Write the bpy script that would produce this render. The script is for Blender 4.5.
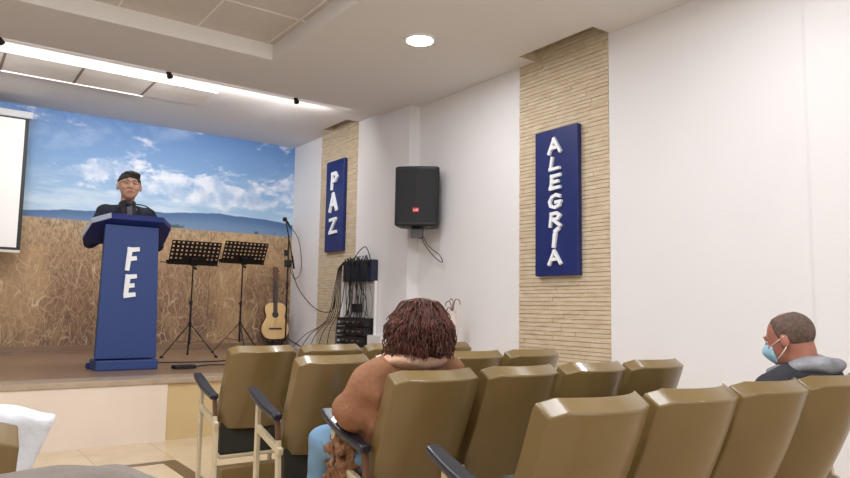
import bpy, bmesh, math, random
import numpy as np
from mathutils import Vector, Matrix
random.seed(7)
RNG = np.random.RandomState(5)
SC = bpy.context.scene
for o in list(bpy.data.objects): bpy.data.objects.remove(o)
COL = SC.collection
PI = math.pi

# ------------------------------------------------------------------ camera
W_PX, F_PX = 850.0, 694.54
yaw, pit, rol = 0.620954, 0.099429, 0.0162343
fw = Vector((math.sin(yaw)*math.cos(pit), math.cos(yaw)*math.cos(pit), math.sin(pit)))
rt = Vector((math.cos(yaw), -math.sin(yaw), 0)); up = rt.cross(fw)
r2 = rt*math.cos(rol) + up*math.sin(rol); u2 = -rt*math.sin(rol) + up*math.cos(rol)
cd = bpy.data.cameras.new('camera'); cam = bpy.data.objects.new('camera', cd); COL.objects.link(cam)
M = Matrix.Identity(4)
for i in range(3):
    M[i][0] = r2[i]; M[i][1] = u2[i]; M[i][2] = -fw[i]
M[0][3], M[1][3], M[2][3] = 0, 0, 1.08
cam.matrix_world = M
cd.sensor_width = 36.0; cd.lens = 36.0*F_PX/W_PX; cd.clip_start = 0.05
SC.camera = cam

# ------------------------------------------------------------------ light and exposure
w = bpy.data.worlds.new('world'); SC.world = w; w.use_nodes = True
w.node_tree.nodes['Background'].inputs[0].default_value = (0.9, 0.92, 1, 1)
w.node_tree.nodes['Background'].inputs[1].default_value = 0.3
SC.view_settings.view_transform = 'Standard'; SC.view_settings.look = 'None'
SC.view_settings.exposure = 0.72; SC.view_settings.gamma = 1.0
SC.view_settings.use_curve_mapping = False

def lamp(name, loc, power, color, size=0.3, target=None, kind='AREA', sizey=None, spot=1.2):
    l = bpy.data.lights.new(name, kind); l.energy = power; l.color = color
    if kind == 'AREA':
        l.size = size
        if sizey: l.shape = 'RECTANGLE'; l.size_y = sizey
    elif kind == 'SPOT': l.spot_size = spot; l.spot_blend = 0.8; l.shadow_soft_size = size
    else: l.shadow_soft_size = size
    o = bpy.data.objects.new(name, l); COL.objects.link(o); o.location = loc
    if target is not None:
        o.rotation_euler = (Vector(target)-Vector(loc)).to_track_quat('-Z', 'Y').to_euler()
    return o
WARM = (1.0, 0.90, 0.78); NEU = (0.93, 0.96, 1.0)
# added soft fill lights under the ceiling, over and behind the viewer
for i, (x, y, p) in enumerate([(0.9, 0.9, 34), (0.9, 3.6, 44), (-1.3, 2.6, 34), (0.9, -1.8, 14), (-1.3, -1.2, 10)]):
    lamp('ceiling_fill', (x, y, 3.46), p, NEU, 0.9)
# round downlights along the soffit near the right wall
for x, y, p in [(3.275, 4.70, 12), (3.275, 2.0, 12), (3.275, -0.6, 12)]:
    lamp('downlight', (x, y, 3.335), p, NEU, 0.2)
# added cool fill from behind the viewer, aimed up at the ceiling skirt
lamp('back_fill', (0.8, -3.5, 1.7), 30, (0.90, 0.95, 1.0), 2.4, (1.6, 5.9, 3.2), sizey=1.6)
# stage spots behind the beam
for x in (0.37, 1.81, 3.18):
    lamp('stage_spot', (x, 7.15, 3.26), 22, (0.93, 0.96, 1.0), 0.12, (x+0.3, 9.3, 1.5), 'SPOT', spot=2.3)
lamp('stage_wash', (1.9, 7.05, 3.30), 19, (1, .97, .93), 3.6, (1.9, 9.3, 1.9), sizey=0.08)
lamp('cove_strip', (2.0, 7.0, 3.365), .9, (1, .97, .93), 3.9, (2.0, 8.2, 3.42), sizey=0.03)

# ------------------------------------------------------------------ materials
def lin(c):
    return tuple(((v/255.0)/12.92 if v/255.0 <= 0.04045 else ((v/255.0+0.055)/1.055)**2.4) for v in c) + (1.0,)
MATS = {}
def mat(name, col, rough=0.6, metal=0.0, noise=0.0, nscale=8.0, bump=0.0, bscale=40.0, spec=0.5, emit=0.0, coat=0.0, col2=None, stretch=(1, 1, 1)):
    if name in MATS: return MATS[name]
    m = bpy.data.materials.new(name); m.use_nodes = True; nt = m.node_tree; b = nt.nodes['Principled BSDF']
    c = lin(col); b.inputs['Base Color'].default_value = c
    b.inputs['Roughness'].default_value = rough; b.inputs['Metallic'].default_value = metal
    b.inputs['Specular IOR Level'].default_value = spec; b.inputs['Coat Weight'].default_value = coat
    if emit: b.inputs['Emission Color'].default_value = c; b.inputs['Emission Strength'].default_value = emit
    if noise or bump:
        tc = nt.nodes.new('ShaderNodeTexCoord'); mp = nt.nodes.new('ShaderNodeMapping'); mp.inputs['Scale'].default_value = stretch
        nt.links.new(tc.outputs['Object'], mp.inputs['Vector'])
    if noise:
        n = nt.nodes.new('ShaderNodeTexNoise'); n.inputs['Scale'].default_value = nscale; n.inputs['Detail'].default_value = 6
        nt.links.new(mp.outputs[0], n.inputs['Vector'])
        mr = nt.nodes.new('ShaderNodeMapRange'); mr.inputs[1].default_value = .3; mr.inputs[2].default_value = .7
        nt.links.new(n.outputs['Fac'], mr.inputs[0])
        mx = nt.nodes.new('ShaderNodeMix'); mx.data_type = 'RGBA'
        d = lin(col2) if col2 else tuple(v*(1-noise) for v in c[:3])+(1,)
        mx.inputs[6].default_value = c; mx.inputs[7].default_value = d
        nt.links.new(mr.outputs[0], mx.inputs[0]); nt.links.new(mx.outputs[2], b.inputs['Base Color'])
    if bump:
        n2 = nt.nodes.new('ShaderNodeTexNoise'); n2.inputs['Scale'].default_value = bscale; n2.inputs['Detail'].default_value = 4
        nt.links.new(mp.outputs[0], n2.inputs['Vector'])
        bp = nt.nodes.new('ShaderNodeBump'); bp.inputs['Strength'].default_value = bump; bp.inputs['Distance'].default_value = 0.02
        nt.links.new(n2.outputs['Fac'], bp.inputs['Height']); nt.links.new(bp.outputs[0], b.inputs['Normal'])
    MATS[name] = m
    return m
M_WALL = mat('wall_paint', (236, 233, 233), 0.75, noise=.03, nscale=1.5, bump=.05, bscale=60)
M_CEIL = mat('ceiling_paint', (226, 223, 222), 0.85)
M_TRIMW = mat('white_trim', (245, 243, 240), 0.6)
M_TILE = mat('ceiling_tile', (222, 215, 209), 0.8, noise=.12, nscale=14, bump=.2, bscale=60, stretch=(1, 5, 1))
M_GRID = mat('tile_grid', (244, 240, 234), 0.5)
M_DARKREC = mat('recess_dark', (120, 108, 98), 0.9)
M_BRICK = mat('travertine_brick', (220, 204, 180), 0.85, noise=.3, nscale=7, bump=.3, bscale=30, col2=(202, 180, 148), stretch=(1, 1, 3))
M_JOINT = mat('brick_joint', (168, 142, 110), 0.95)
M_BLUE = mat('royal_blue_paint', (22, 38, 104), 0.45, noise=.15, nscale=5)
M_BLUEP = mat('lectern_blue', (44, 68, 126), 0.55, noise=.12, nscale=60, bump=.08, bscale=150)
M_BLUED = mat('lectern_navy', (24, 40, 110), 0.45)
M_LIGHTEDGE = mat('pale_edge', (175, 185, 205), 0.35)
M_LETTER = mat('white_letter', (240, 242, 246), 0.6)
M_BLACK = mat('black_plastic', (22, 22, 24), 0.5)
M_BLKMET = mat('black_metal', (30, 26, 26), 0.4, metal=.3)
M_GRILL = mat('black_grille', (16, 17, 20), 0.6, bump=.3, bscale=300)
M_RED = mat('red_badge', (205, 40, 45), 0.4)
M_CHROME = mat('chrome', (190, 190, 190), 0.25, metal=1)
M_SHELL = mat('gold_shell', (120, 98, 58), 0.33, noise=.12, nscale=5, bump=.04, bscale=25, coat=.22)
M_SEAT = mat('dark_green_vinyl', (38, 38, 28), 0.7)
M_FRAME = mat('cream_frame', (206, 190, 158), 0.45, noise=.12, nscale=14)
M_ARM = mat('navy_armrest', (30, 30, 40), 0.35, coat=.1)
M_ARMB = mat('brown_bracket', (96, 62, 38), 0.5)
M_FLOOR = None

def nodes_mat(name):
    m = bpy.data.materials.new(name); m.use_nodes = True
    return m, m.node_tree, m.node_tree.nodes['Principled BSDF']

# ------------------------------------------------------------------ mesh helpers
def tag(o, label=None, cat=None, group=None, kind=None):
    if label: o['label'] = label
    if cat: o['category'] = cat
    if group: o['group'] = group
    if kind: o['kind'] = kind
    return o
def empty(name, loc, rz=0.0, label=None, cat=None, group=None):
    o = bpy.data.objects.new(name, None); COL.objects.link(o); o.location = loc; o.rotation_euler = (0, 0, rz)
    o.empty_display_size = 0.1
    return tag(o, label, cat, group)
def copy_tree(o, parent=None):
    c = o.copy(); COL.objects.link(c); c.parent = parent
    for ch in [k for k in bpy.data.objects if k.parent == o]: copy_tree(ch, c)
    return c

class MB:
    def __init__(s): s.v = []; s.f = []
    def add(s, vs, fs):
        n = len(s.v); s.v += [tuple(p) for p in vs]; s.f += [tuple(i+n for i in f) for f in fs]; return s
    def box(s, x0, x1, y0, y1, z0, z1, M=None):
        vs = [Vector((x, y, z)) for z in (z0, z1) for y in (y0, y1) for x in (x0, x1)]
        if M is not None: vs = [M @ v for v in vs]
        return s.add(vs, [(0, 2, 3, 1), (4, 5, 7, 6), (0, 1, 5, 4), (2, 6, 7, 3), (0, 4, 6, 2), (1, 3, 7, 5)])
    def bar(s, a, b, wd, th, upv=(0, 0, 1)):
        a = Vector(a); b = Vector(b); d = (b-a).normalized(); sd = d.cross(Vector(upv))
        if sd.length < 1e-4: sd = d.cross(Vector((1, 0, 0)))
        sd.normalize(); n = sd.cross(d)
        vs = [p+sd*i*wd/2+n*j*th/2 for p in (a, b) for j in (-1, 1) for i in (-1, 1)]
        return s.add(vs, [(0, 2, 3, 1), (4, 5, 7, 6), (0, 1, 5, 4), (2, 6, 7, 3), (0, 4, 6, 2), (1, 3, 7, 5)])
    def tube(s, pts, r, seg=8, caps=True):
        pts = [Vector(p) for p in pts]; n = len(pts)
        rs = r if isinstance(r, (list, tuple)) else [r]*n
        prev = None; vs = []; fs = []
        for i, p in enumerate(pts):
            d = (pts[min(i+1, n-1)]-pts[max(i-1, 0)]).normalized()
            if prev is None:
                a = d.cross(Vector((0, 0, 1)))
                if a.length < 1e-3: a = d.cross(Vector((1, 0, 0)))
            else: a = prev - d*prev.dot(d)
            a.normalize(); prev = a; b = d.cross(a)
            for k in range(seg):
                t = 2*PI*k/seg; vs.append(p+(a*math.cos(t)+b*math.sin(t))*rs[i])
        for i in range(n-1):
            for k in range(seg):
                k2 = (k+1) % seg
                fs.append((i*seg+k, i*seg+k2, (i+1)*seg+k2, (i+1)*seg+k))
        if caps: fs.append(tuple(range(seg-1, -1, -1))); fs.append(tuple((n-1)*seg+k for k in range(seg)))
        return s.add(vs, fs)
    def cyl(s, c, r, h, seg=24, axis=(0, 0, 1)):
        a = Vector(axis).normalized(); c = Vector(c); return s.tube([c, c+a*h], r, seg)
    def lathe(s, c, prof, seg=24):
        c = Vector(c); vs = []; fs = []; n = len(prof)
        for (r, z) in prof:
            for k in range(seg):
                t = 2*PI*k/seg; vs.append(c+Vector((r*math.cos(t), r*math.sin(t), z)))
        for i in range(n-1):
            for k in range(seg):
                k2 = (k+1) % seg; fs.append((i*seg+k, i*seg+k2, (i+1)*seg+k2, (i+1)*seg+k))
        fs.append(tuple(range(seg-1, -1, -1))); fs.append(tuple((n-1)*seg+k for k in range(seg)))
        return s.add(vs, fs)
    def sphere(s, c, r, seg=16, sc=(1, 1, 1)):
        c = Vector(c); vs = []; fs = []; R_ = seg//2
        for i in range(R_+1):
            p = PI*i/R_
            for k in range(seg):
                t = 2*PI*k/seg; vs.append(c+Vector((r*sc[0]*math.sin(p)*math.cos(t), r*sc[1]*math.sin(p)*math.sin(t), r*sc[2]*math.cos(p))))
        for i in range(R_):
            for k in range(seg):
                k2 = (k+1) % seg; fs.append((i*seg+k, (i+1)*seg+k, (i+1)*seg+k2, i*seg+k2))
        return s.add(vs, fs)
    def prism(s, poly, o, u, v, n, d0, d1):
        o, u, v, n = Vector(o), Vector(u), Vector(v), Vector(n); k = len(poly)
        vs = [o+u*a+v*b+n*d0 for a, b in poly]+[o+u*a+v*b+n*d1 for a, b in poly]
        fs = [tuple(range(k-1, -1, -1)), tuple(range(k, 2*k))]+[(i, (i+1) % k, k+(i+1) % k, k+i) for i in range(k)]
        return s.add(vs, fs)
    def build(s, name, m, parent=None, smooth=False, bevel=0, loc=None, label=None):
        me = bpy.data.meshes.new(name); me.from_pydata([tuple(p) for p in s.v], [], s.f); me.update()
        bm = bmesh.new(); bm.from_mesh(me); bmesh.ops.recalc_face_normals(bm, faces=bm.faces); bm.to_mesh(me); bm.free()
        o = bpy.data.objects.new(name, me); COL.objects.link(o)
        ms = m if isinstance(m, (list, tuple)) else [m]
        for k in ms: me.materials.append(k)
        if smooth:
            for p in me.polygons: p.use_smooth = True
            if smooth == 'auto': me.set_sharp_from_angle(angle=math.radians(40))
        if parent is not None: o.parent = parent
        if loc is not None: o.location = loc
        if bevel:
            b = o.modifiers.new('bevel', 'BEVEL'); b.width = bevel; b.segments = 3; b.limit_method = 'ANGLE'; b.angle_limit = math.radians(50)
        if label: o['label'] = label
        return o
def struct(mb, name, m, **k):
    o = mb.build(name, m, **k)
    if o.parent is None: o['kind'] = 'structure'
    return o

# ------------------------------------------------------------------ the room
XR, XS, YM, ZS, ZC, ZC2 = 4.43, 4.29, 9.33, 0.491, 3.36, 3.405
YB0, YB1 = 5.96, 6.90        # the beam between the room recess and the stage ceiling
XL, YBK, ZT = -3.2, -3.8, 3.505
YS = 5.78                    # stage front

# floor of cream stone tiles with brown inlay border
def floor_material():
    m, nt, b = nodes_mat('cream_stone_floor')
    tc = nt.nodes.new('ShaderNodeTexCoord')
    br = nt.nodes.new('ShaderNodeTexBrick'); br.offset = 0.0
    br.inputs['Scale'].default_value = 1.0; br.inputs['Brick Width'].default_value = .5; br.inputs['Row Height'].default_value = .5
    br.inputs['Mortar Size'].default_value = .0025
    br.inputs['Color1'].default_value = lin((214, 194, 164)); br.inputs['Color2'].default_value = lin((208, 188, 157)); br.inputs['Mortar'].default_value = lin((180, 156, 120))
    n = nt.nodes.new('ShaderNodeTexNoise'); n.inputs['Scale'].default_value = 5; n.inputs['Detail'].default_value = 8
    mx = nt.nodes.new('ShaderNodeMix'); mx.data_type = 'RGBA'; mx.blend_type = 'MULTIPLY'; mx.inputs[0].default_value = .5
    cr = nt.nodes.new('ShaderNodeValToRGB'); cr.color_ramp.elements[0].color = (.7, .66, .6, 1); cr.color_ramp.elements[1].color = (1.1, 1.09, 1.08, 1)
    nt.links.new(tc.outputs['Object'], br.inputs['Vector']); nt.links.new(tc.outputs['Object'], n.inputs['Vector'])
    nt.links.new(n.outputs['Fac'], cr.inputs[0]); nt.links.new(br.outputs['Color'], mx.inputs[6]); nt.links.new(cr.outputs[0], mx.inputs[7])
    nt.links.new(mx.outputs[2], b.inputs['Base Color']); b.inputs['Roughness'].default_value = .25
    return m
struct(MB().box(XL, XR, YBK, YM, -.1, 0), 'floor', floor_material())
mb = MB(); mb.box(-1.2, 1.50, 4.975, 5.045, 0, .002); mb.box(1.40, 1.50, -2.5, 4.975, 0, .002)
struct(mb, 'trim_1', mat('brown_marble', (120, 92, 62), .3, noise=.5, nscale=25, col2=(70, 52, 34)))

# walls
struct(MB().box(XR, XR+.1, YBK, 3.64, 0, 3.62).box(XR, XR+.1, 4.69, YM+.1, 0, 3.62).box(XR+.05, XR+.1, 3.64, 4.69, 0, 3.62), 'wall_right', M_WALL)
struct(MB().box(XS, XR, 6.33, 7.47, 0, 3.62).box(XS, XR, 8.46, YM, 0, 3.62).box(XS+.05, XR, 7.47, 8.46, 0, 3.62), 'wall_stage_right', M_WALL)
struct(MB().box(XR-.012, XR, .2, 2.07, 0, 3.36), 'trim_2', M_WALL)
struct(MB().box(XL-.1, XL, YBK, YM+.1, 0, 3.62), 'wall_left', M_WALL)
struct(MB().box(XL, XR, YBK-.1, YBK, 0, 3.62), 'wall_back', M_WALL)

# brick columns: rows of split-face slips with uneven depth
def brick_column(name, x, y0, y1, z0, z1):
    mb = MB(); z = z0; k = 0
    rnd = random.Random(int(x*100+y0*10))
    while z < z1-.01:
        h = rnd.uniform(.030, .042); y = y0-rnd.uniform(0, .25)
        while y < y1-.001:
            l = rnd.uniform(.22, .46); a = max(y, y0); b = min(y+l, y1)
            if b-a > .01:
                d = rnd.uniform(.0, .006); d2 = d+rnd.uniform(-.002, .002)
                zz0, zz1 = z+.002, min(z+h-.0022, z1); dz = rnd.uniform(-.0015, .0015)
                vs = [(x-d, a+.001, zz0), (x-d2, b-.001, zz0+dz), (x+.05, b-.001, zz0), (x+.05, a+.001, zz0),
                      (x-d-.001, a+.001, zz1), (x-d2-.001, b-.001, zz1+dz), (x+.05, b-.001, zz1), (x+.05, a+.001, zz1)]
                mb.add(vs, [(0, 1, 5, 4), (1, 2, 6, 5), (3, 0, 4, 7), (4, 5, 6, 7), (0, 3, 2, 1)])
            y += l
        z += h
    o = struct(mb, name, M_BRICK)
    MB().box(x+.008, x+.05, y0, y1, z0, z1).build('brick_joint', M_JOINT, o)
    return o
o = brick_column('trim_3', XR-.002, 3.64, 4.69, 0, 3.60); MB().box(4.216, XR, 4.474, 4.484, ZC+.001, 3.6).build('return_face', M_BRICK, o)
o = brick_column('trim_4', XS-.002, 7.47, 8.46, ZS, 3.60); MB().box(4.116, XS, 8.139, 8.149, ZC2+.001, 3.6).build('return_face', M_BRICK, o)

# mural: photographic wallpaper, a printed picture of sky, far hills and wheat
def mural_material():
    m, nt, b = nodes_mat('wheat_field_mural'); L = nt.links; N = nt.nodes
    tc = N.new('ShaderNodeTexCoord'); sep = N.new('ShaderNodeSeparateXYZ'); L.new(tc.outputs['Object'], sep.inputs[0])
    X, Z = sep.outputs[0], sep.outputs[2]
    def math_(op, a, b_=None, c=None):
        n = N.new('ShaderNodeMath'); n.operation = op
        for i, q in enumerate((a, b_, c)):
            if q is None: continue
            if isinstance(q, (int, float)): n.inputs[i].default_value = q
            else: L.new(q, n.inputs[i])
        return n.outputs[0]
    def noise(scale, detail=6, sx=1, sz=1, dist=0.0, rot=0, rough=.5):
        mp = N.new('ShaderNodeMapping'); mp.inputs['Scale'].default_value = (sx, 1, sz); mp.inputs['Rotation'].default_value = (0, rot, 0)
        L.new(tc.outputs['Object'], mp.inputs[0]); n = N.new('ShaderNodeTexNoise'); n.inputs['Scale'].default_value = scale
        n.inputs['Detail'].default_value = detail; n.inputs['Distortion'].default_value = dist; n.inputs['Roughness'].default_value = rough; L.new(mp.outputs[0], n.inputs['Vector']); return n.outputs['Fac']
    def ramp(f, st):
        r = N.new('ShaderNodeValToRGB'); e = r.color_ramp.elements
        e[0].position = st[0][0]; e[0].color = lin(st[0][1]); e[1].position = st[-1][0]; e[1].color = lin(st[-1][1])
        for p, c in st[1:-1]: q = e.new(p); q.color = lin(c)
        L.new(f, r.inputs[0]); return r.outputs[0]
    def mix(f, a, b_, mode='MIX'):
        n = N.new('ShaderNodeMix'); n.data_type = 'RGBA'; n.blend_type = mode
        if isinstance(f, float): n.inputs[0].default_value = f
        else: L.new(f, n.inputs[0])
        for i, q in ((6, a), (7, b_)):
            if isinstance(q, tuple): n.inputs[i].default_value = q
            else: L.new(q, n.inputs[i])
        return n.outputs[2]
    def smooth(f, a, b_):
        n = N.new('ShaderNodeMapRange'); n.interpolation_type = 'SMOOTHSTEP'; n.inputs[1].default_value = a; n.inputs[2].default_value = b_
        L.new(f, n.inputs[0]); return n.outputs[0]
    t = math_('DIVIDE', math_('SUBTRACT', Z, 2.1), 1.3)
    sky = ramp(t, [(0, (184, 206, 226)), (.18, (158, 190, 220)), (.5, (126, 164, 208)), (1, (96, 138, 196))])
    # clouds: soft veil + cumulus bank + wisps near the horizon
    veil = smooth(noise(1.1, 7, 1, 1.6, .4, .5, .6), .50, .72)
    cum = noise(2.3, 9, .9, 1.7, .25, 0, .62)
    bank = math_('MULTIPLY', smooth(Z, 2.38, 2.52), math_('SUBTRACT', 1.0, smooth(Z, 2.72, 3.12)))
    right = smooth(X, .7, 2.0)
    cmask = smooth(math_('ADD', cum, math_('MULTIPLY', math_('MULTIPLY', bank, right), .17)), .565, .68)
    cmask = math_('MULTIPLY', cmask, smooth(Z, 2.28, 2.45))
    low = math_('MULTIPLY', smooth(noise(1.7, 6, .55, 3.2, .2, 0, .6), .44, .62), math_('SUBTRACT', 1.0, smooth(Z, 2.45, 2.75)))
    c1 = mix(math_('MULTIPLY', veil, .35), sky, lin((205, 222, 240)))
    c1 = mix(math_('MULTIPLY', low, .6), c1, lin((214, 226, 238)))
    cloudc = ramp(smooth(noise(4.5, 5), .35, .65), [(0, (170, 192, 222)), (1, (236, 240, 248))])
    c1 = mix(math_('MULTIPLY', cmask, .85), c1, cloudc)
    # hills
    ridge = math_('ADD', math_('ADD', 2.165, math_('MULTIPLY', smooth(X, .6, 3.3), .16)), math_('MULTIPLY', math_('SUBTRACT', noise(1.3, 4, 1, 0), .5), .14))
    ridge = math_('SUBTRACT', ridge, math_('MULTIPLY', smooth(X, 3.5, 4.4), .07))
    hm = smooth(math_('SUBTRACT', ridge, Z), -.006, .012)
    hill = mix(smooth(math_('SUBTRACT', ridge, Z), 0.0, .20), lin((70, 104, 152)), lin((110, 138, 172)))
    c2 = mix(hm, c1, hill)
    # dark trees on the field edge
    tn = smooth(noise(2.0, 3, 1.5, .5), .57, .62)
    tz = math_('MULTIPLY', smooth(Z, 2.05, 2.08), math_('SUBTRACT', 1.0, smooth(math_('ADD', Z, math_('MULTIPLY', noise(22, 3), .09)), 2.155, 2.18)))
    c2 = mix(math_('MULTIPLY', math_('MULTIPLY', tn, tz), .85), c2, lin((62, 72, 64)))
    # field
    fe = math_('ADD', 2.085, math_('MULTIPLY', math_('SUBTRACT', noise(.9, 3, 1, 0), .5), .03))
    fm = smooth(math_('SUBTRACT', fe, Z), -.006, .01)
    base = ramp(math_('DIVIDE', math_('SUBTRACT', Z, .49), 1.6), [(0, (116, 90, 74)), (.35, (138, 106, 80)), (.7, (160, 126, 94)), (.92, (184, 154, 118)), (1, (180, 158, 126))])
    fine = noise(34, 6, 1, .45, .6, .25, .7)
    base = mix(math_('MULTIPLY', smooth(fine, .42, .62), .7), base, lin((98, 74, 58)))
    blot = smooth(noise(1.6, 4, 1, .8), .45, .65)
    base = mix(math_('MULTIPLY', blot, .35), base, lin((214, 176, 124)))
    def straw(scale, rot, wid, seed):
        mp = N.new('ShaderNodeMapping'); mp.inputs['Scale'].default_value = (1, 1, .30); mp.inputs['Rotation'].default_value = (0, rot, 0); mp.inputs['Location'].default_value = (seed, 0, seed*2)
        wn = N.new('ShaderNodeTexNoise'); wn.inputs['Scale'].default_value = 3.2; wn.inputs['Detail'].default_value = 2
        L.new(tc.outputs['Object'], wn.inputs['Vector'])
        va = N.new('ShaderNodeVectorMath'); va.operation = 'SCALE'; va.inputs['Scale'].default_value = .28; L.new(wn.outputs['Color'], va.inputs[0])
        vb = N.new('ShaderNodeVectorMath'); vb.operation = 'ADD'; L.new(tc.outputs['Object'], vb.inputs[0]); L.new(va.outputs[0], vb.inputs[1])
        L.new(vb.outputs[0], mp.inputs[0])
        v = N.new('ShaderNodeTexVoronoi'); v.feature = 'DISTANCE_TO_EDGE'; v.inputs['Scale'].default_value = scale; L.new(mp.outputs[0], v.inputs['Vector'])
        return math_('SUBTRACT', 1.0, smooth(v.outputs['Distance'], 0.0, wid))
    near = math_('SUBTRACT', 1.0, smooth(Z, 1.25, 1.95))
    gate1 = smooth(noise(3.0, 3), .45, .62)
    s1 = math_('MULTIPLY', math_('MULTIPLY', straw(5.5, .55, .035, 1.3), near), gate1)
    s2 = math_('MULTIPLY', straw(9.0, -.5, .05, 4.1), math_('MULTIPLY', near, .8))
    s3 = math_('MULTIPLY', straw(16.0, .15, .07, 7.7), math_('SUBTRACT', 1.0, smooth(Z, 1.7, 2.05)))
    base = mix(math_('MULTIPLY', s3, .35), base, lin((205, 172, 130)))
    base = mix(math_('MULTIPLY', s2, .40), base, lin((214, 184, 146)))
    base = mix(math_('MULTIPLY', s1, .65), base, lin((226, 204, 172)))
    c3 = mix(fm, c2, base)
    L.new(c3, b.inputs['Base Color']); b.inputs['Roughness'].default_value = .55
    return m
M_MURAL = mural_material()
struct(MB().box(XL, XR, YM, YM+.1, 0, 3.62), 'wall_front', M_MURAL)
struct(MB().box(XL, XS, YM-.015, YM, ZS, ZS+.075), 'baseboard_front', mat('baseboard_tile', (140, 112, 90), .4, noise=.15))
# seam between wallpaper strips, a thin dark drop
struct(MB().box(3.100, 3.104, YM-.002, YM, ZS+.075, 2.06), 'trim_5', mat('seam', (90, 66, 46), .8))

# ceilings
def ceil_slab(rects, z, name, m, th=.12):
    mb = MB()
    for x0, x1, y0, y1 in rects: mb.box(x0, x1, y0, y1, z, z+th)
    return struct(mb, name, m)
RX = 2.475
ceil_slab([(RX, 4.215, YBK, 6.33), (4.215, XR, YBK, 3.62), (4.215, XR, 4.485, 6.33), (XL, RX, YB0, 6.33), (XL, XS, 6.33, YB1)], ZC, 'ceiling', M_CEIL, .36)
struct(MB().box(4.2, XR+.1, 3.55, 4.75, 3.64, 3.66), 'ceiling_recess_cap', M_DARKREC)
ceil_slab([(XL, 4.115, YB1, YM), (4.115, XS, YB1, 7.47), (4.115, XS, 8.15, YM)], ZC2, 'ceiling_stage', M_CEIL, .2)
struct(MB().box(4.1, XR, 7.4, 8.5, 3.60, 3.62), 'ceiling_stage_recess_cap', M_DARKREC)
# recessed tile field of the room with white skirt
o = struct(MB().box(XL, RX, YBK, YB0, ZT, ZT+.1), 'ceiling_tiles', M_TILE)
mb = MB()
x = 2.42
while x > XL: mb.box(x-.0075, x+.0075, YBK, YB0, ZT-.006, ZT); x -= .65
y = 5.27
while y > YBK: mb.box(XL, RX, y-.0075, y+.0075, ZT-.006, ZT); y -= .65
mb.build('tile_grid', M_GRID, o)
struct(MB().box(XL, RX-.002, YB0-.012, YB0, ZC+.001, ZT), 'trim_6', M_TRIMW)
# stage ceiling tile panels with pale edge rail
sp = struct(MB().box(-.85, 2.43, 7.39, 8.03, ZC2-.008, ZC2-.002), 'ceiling_panel', M_TILE)
mb = MB().box(-.85, 2.45, 7.365, 7.39, ZC2-.02, ZC2-.001)
mb.box(-.85, 1.82, 8.02, 8.035, ZC2-.02, ZC2-.001)
mb.build('edge_rail', M_TRIMW, sp)
mb = MB()
for x in (-.2, .45, 1.12, 1.80): mb.box(x-.012, x+.012, 7.39, 8.03, ZC2-.011, ZC2-.002)
mb.build('panel_joint', mat('joint_brown', (120, 104, 92), .7), sp)

# stage
M_STONE = mat('stage_top_stone', (150, 122, 98), .3, noise=.18, nscale=6)
M_NOSE = mat('stage_nosing', (176, 156, 134), .35, noise=.15, nscale=12)
M_FRONT = mat('stage_front_cream', (226, 210, 194), .45, noise=.05, nscale=3)
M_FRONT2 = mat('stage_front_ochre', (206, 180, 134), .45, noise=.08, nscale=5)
struct(MB().box(XL, XR, YS+.05, YM, 0, ZS-.04), 'stage_body', M_FRONT)
struct(MB().box(XL, XR, YS+.30, YM, ZS-.04, ZS), 'stage_floor', M_STONE)
struct(MB().box(XL, XR, YS-.01, YS+.30, ZS-.045, ZS), 'trim_7', M_NOSE, bevel=.006)
struct(MB().box(XL, 1.63, YS, YS+.05, 0, ZS-.045), 'stage_front_left', M_FRONT)
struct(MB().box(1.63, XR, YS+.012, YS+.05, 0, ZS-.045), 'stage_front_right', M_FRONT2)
struct(MB().box(4.16, XS, 6.64, 6.93, ZS, .765), 'trim_8', M_WALL, bevel=.004)

# ------------------------------------------------------------------ lamps that show
t = empty('downlight', (3.275, 4.70, ZC), 0, 'round recessed ceiling light glowing white above the seats', 'ceiling light')
MB().lathe((0, 0, 0), [(.118, -.012), (.136, -.010), (.140, 0), (.140, .0)], 32).build('trim_ring', M_TRIMW, t, smooth='auto')
MB().lathe((0, 0, 0), [(.001, -.0145), (.07, -.015), (.115, -.013), (.117, -.006)], 32).build('diffuser', mat('lamp_glow', (255, 250, 240), .5, emit=9), t)
for i, (x, lab) in enumerate(((0.37, 'tiny black spotlight under the beam, leftmost, above the projection screen'), (1.81, 'tiny black spotlight under the beam, middle one above the lectern'), (3.18, 'tiny black spotlight under the beam, rightmost, nearest the side wall'))):
    t = empty('mini_spotlight', (x, 6.93, ZC2), 0, lab, 'spotlight', 'mini spotlights behind the beam')
    MB().cyl((0, 0, -.015), .03, .015, 16).build('ceiling_mount', M_BLACK, t)
    MB().tube([(0, 0, -.01), (0, 0, -.045)], .006, 8).build('stem', M_BLACK, t)
    MB().tube([(-.012, -.012, -.045), (.018, .03, -.075)], [.022, .03], 14).build('lamp_head', M_BLACK, t)

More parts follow.
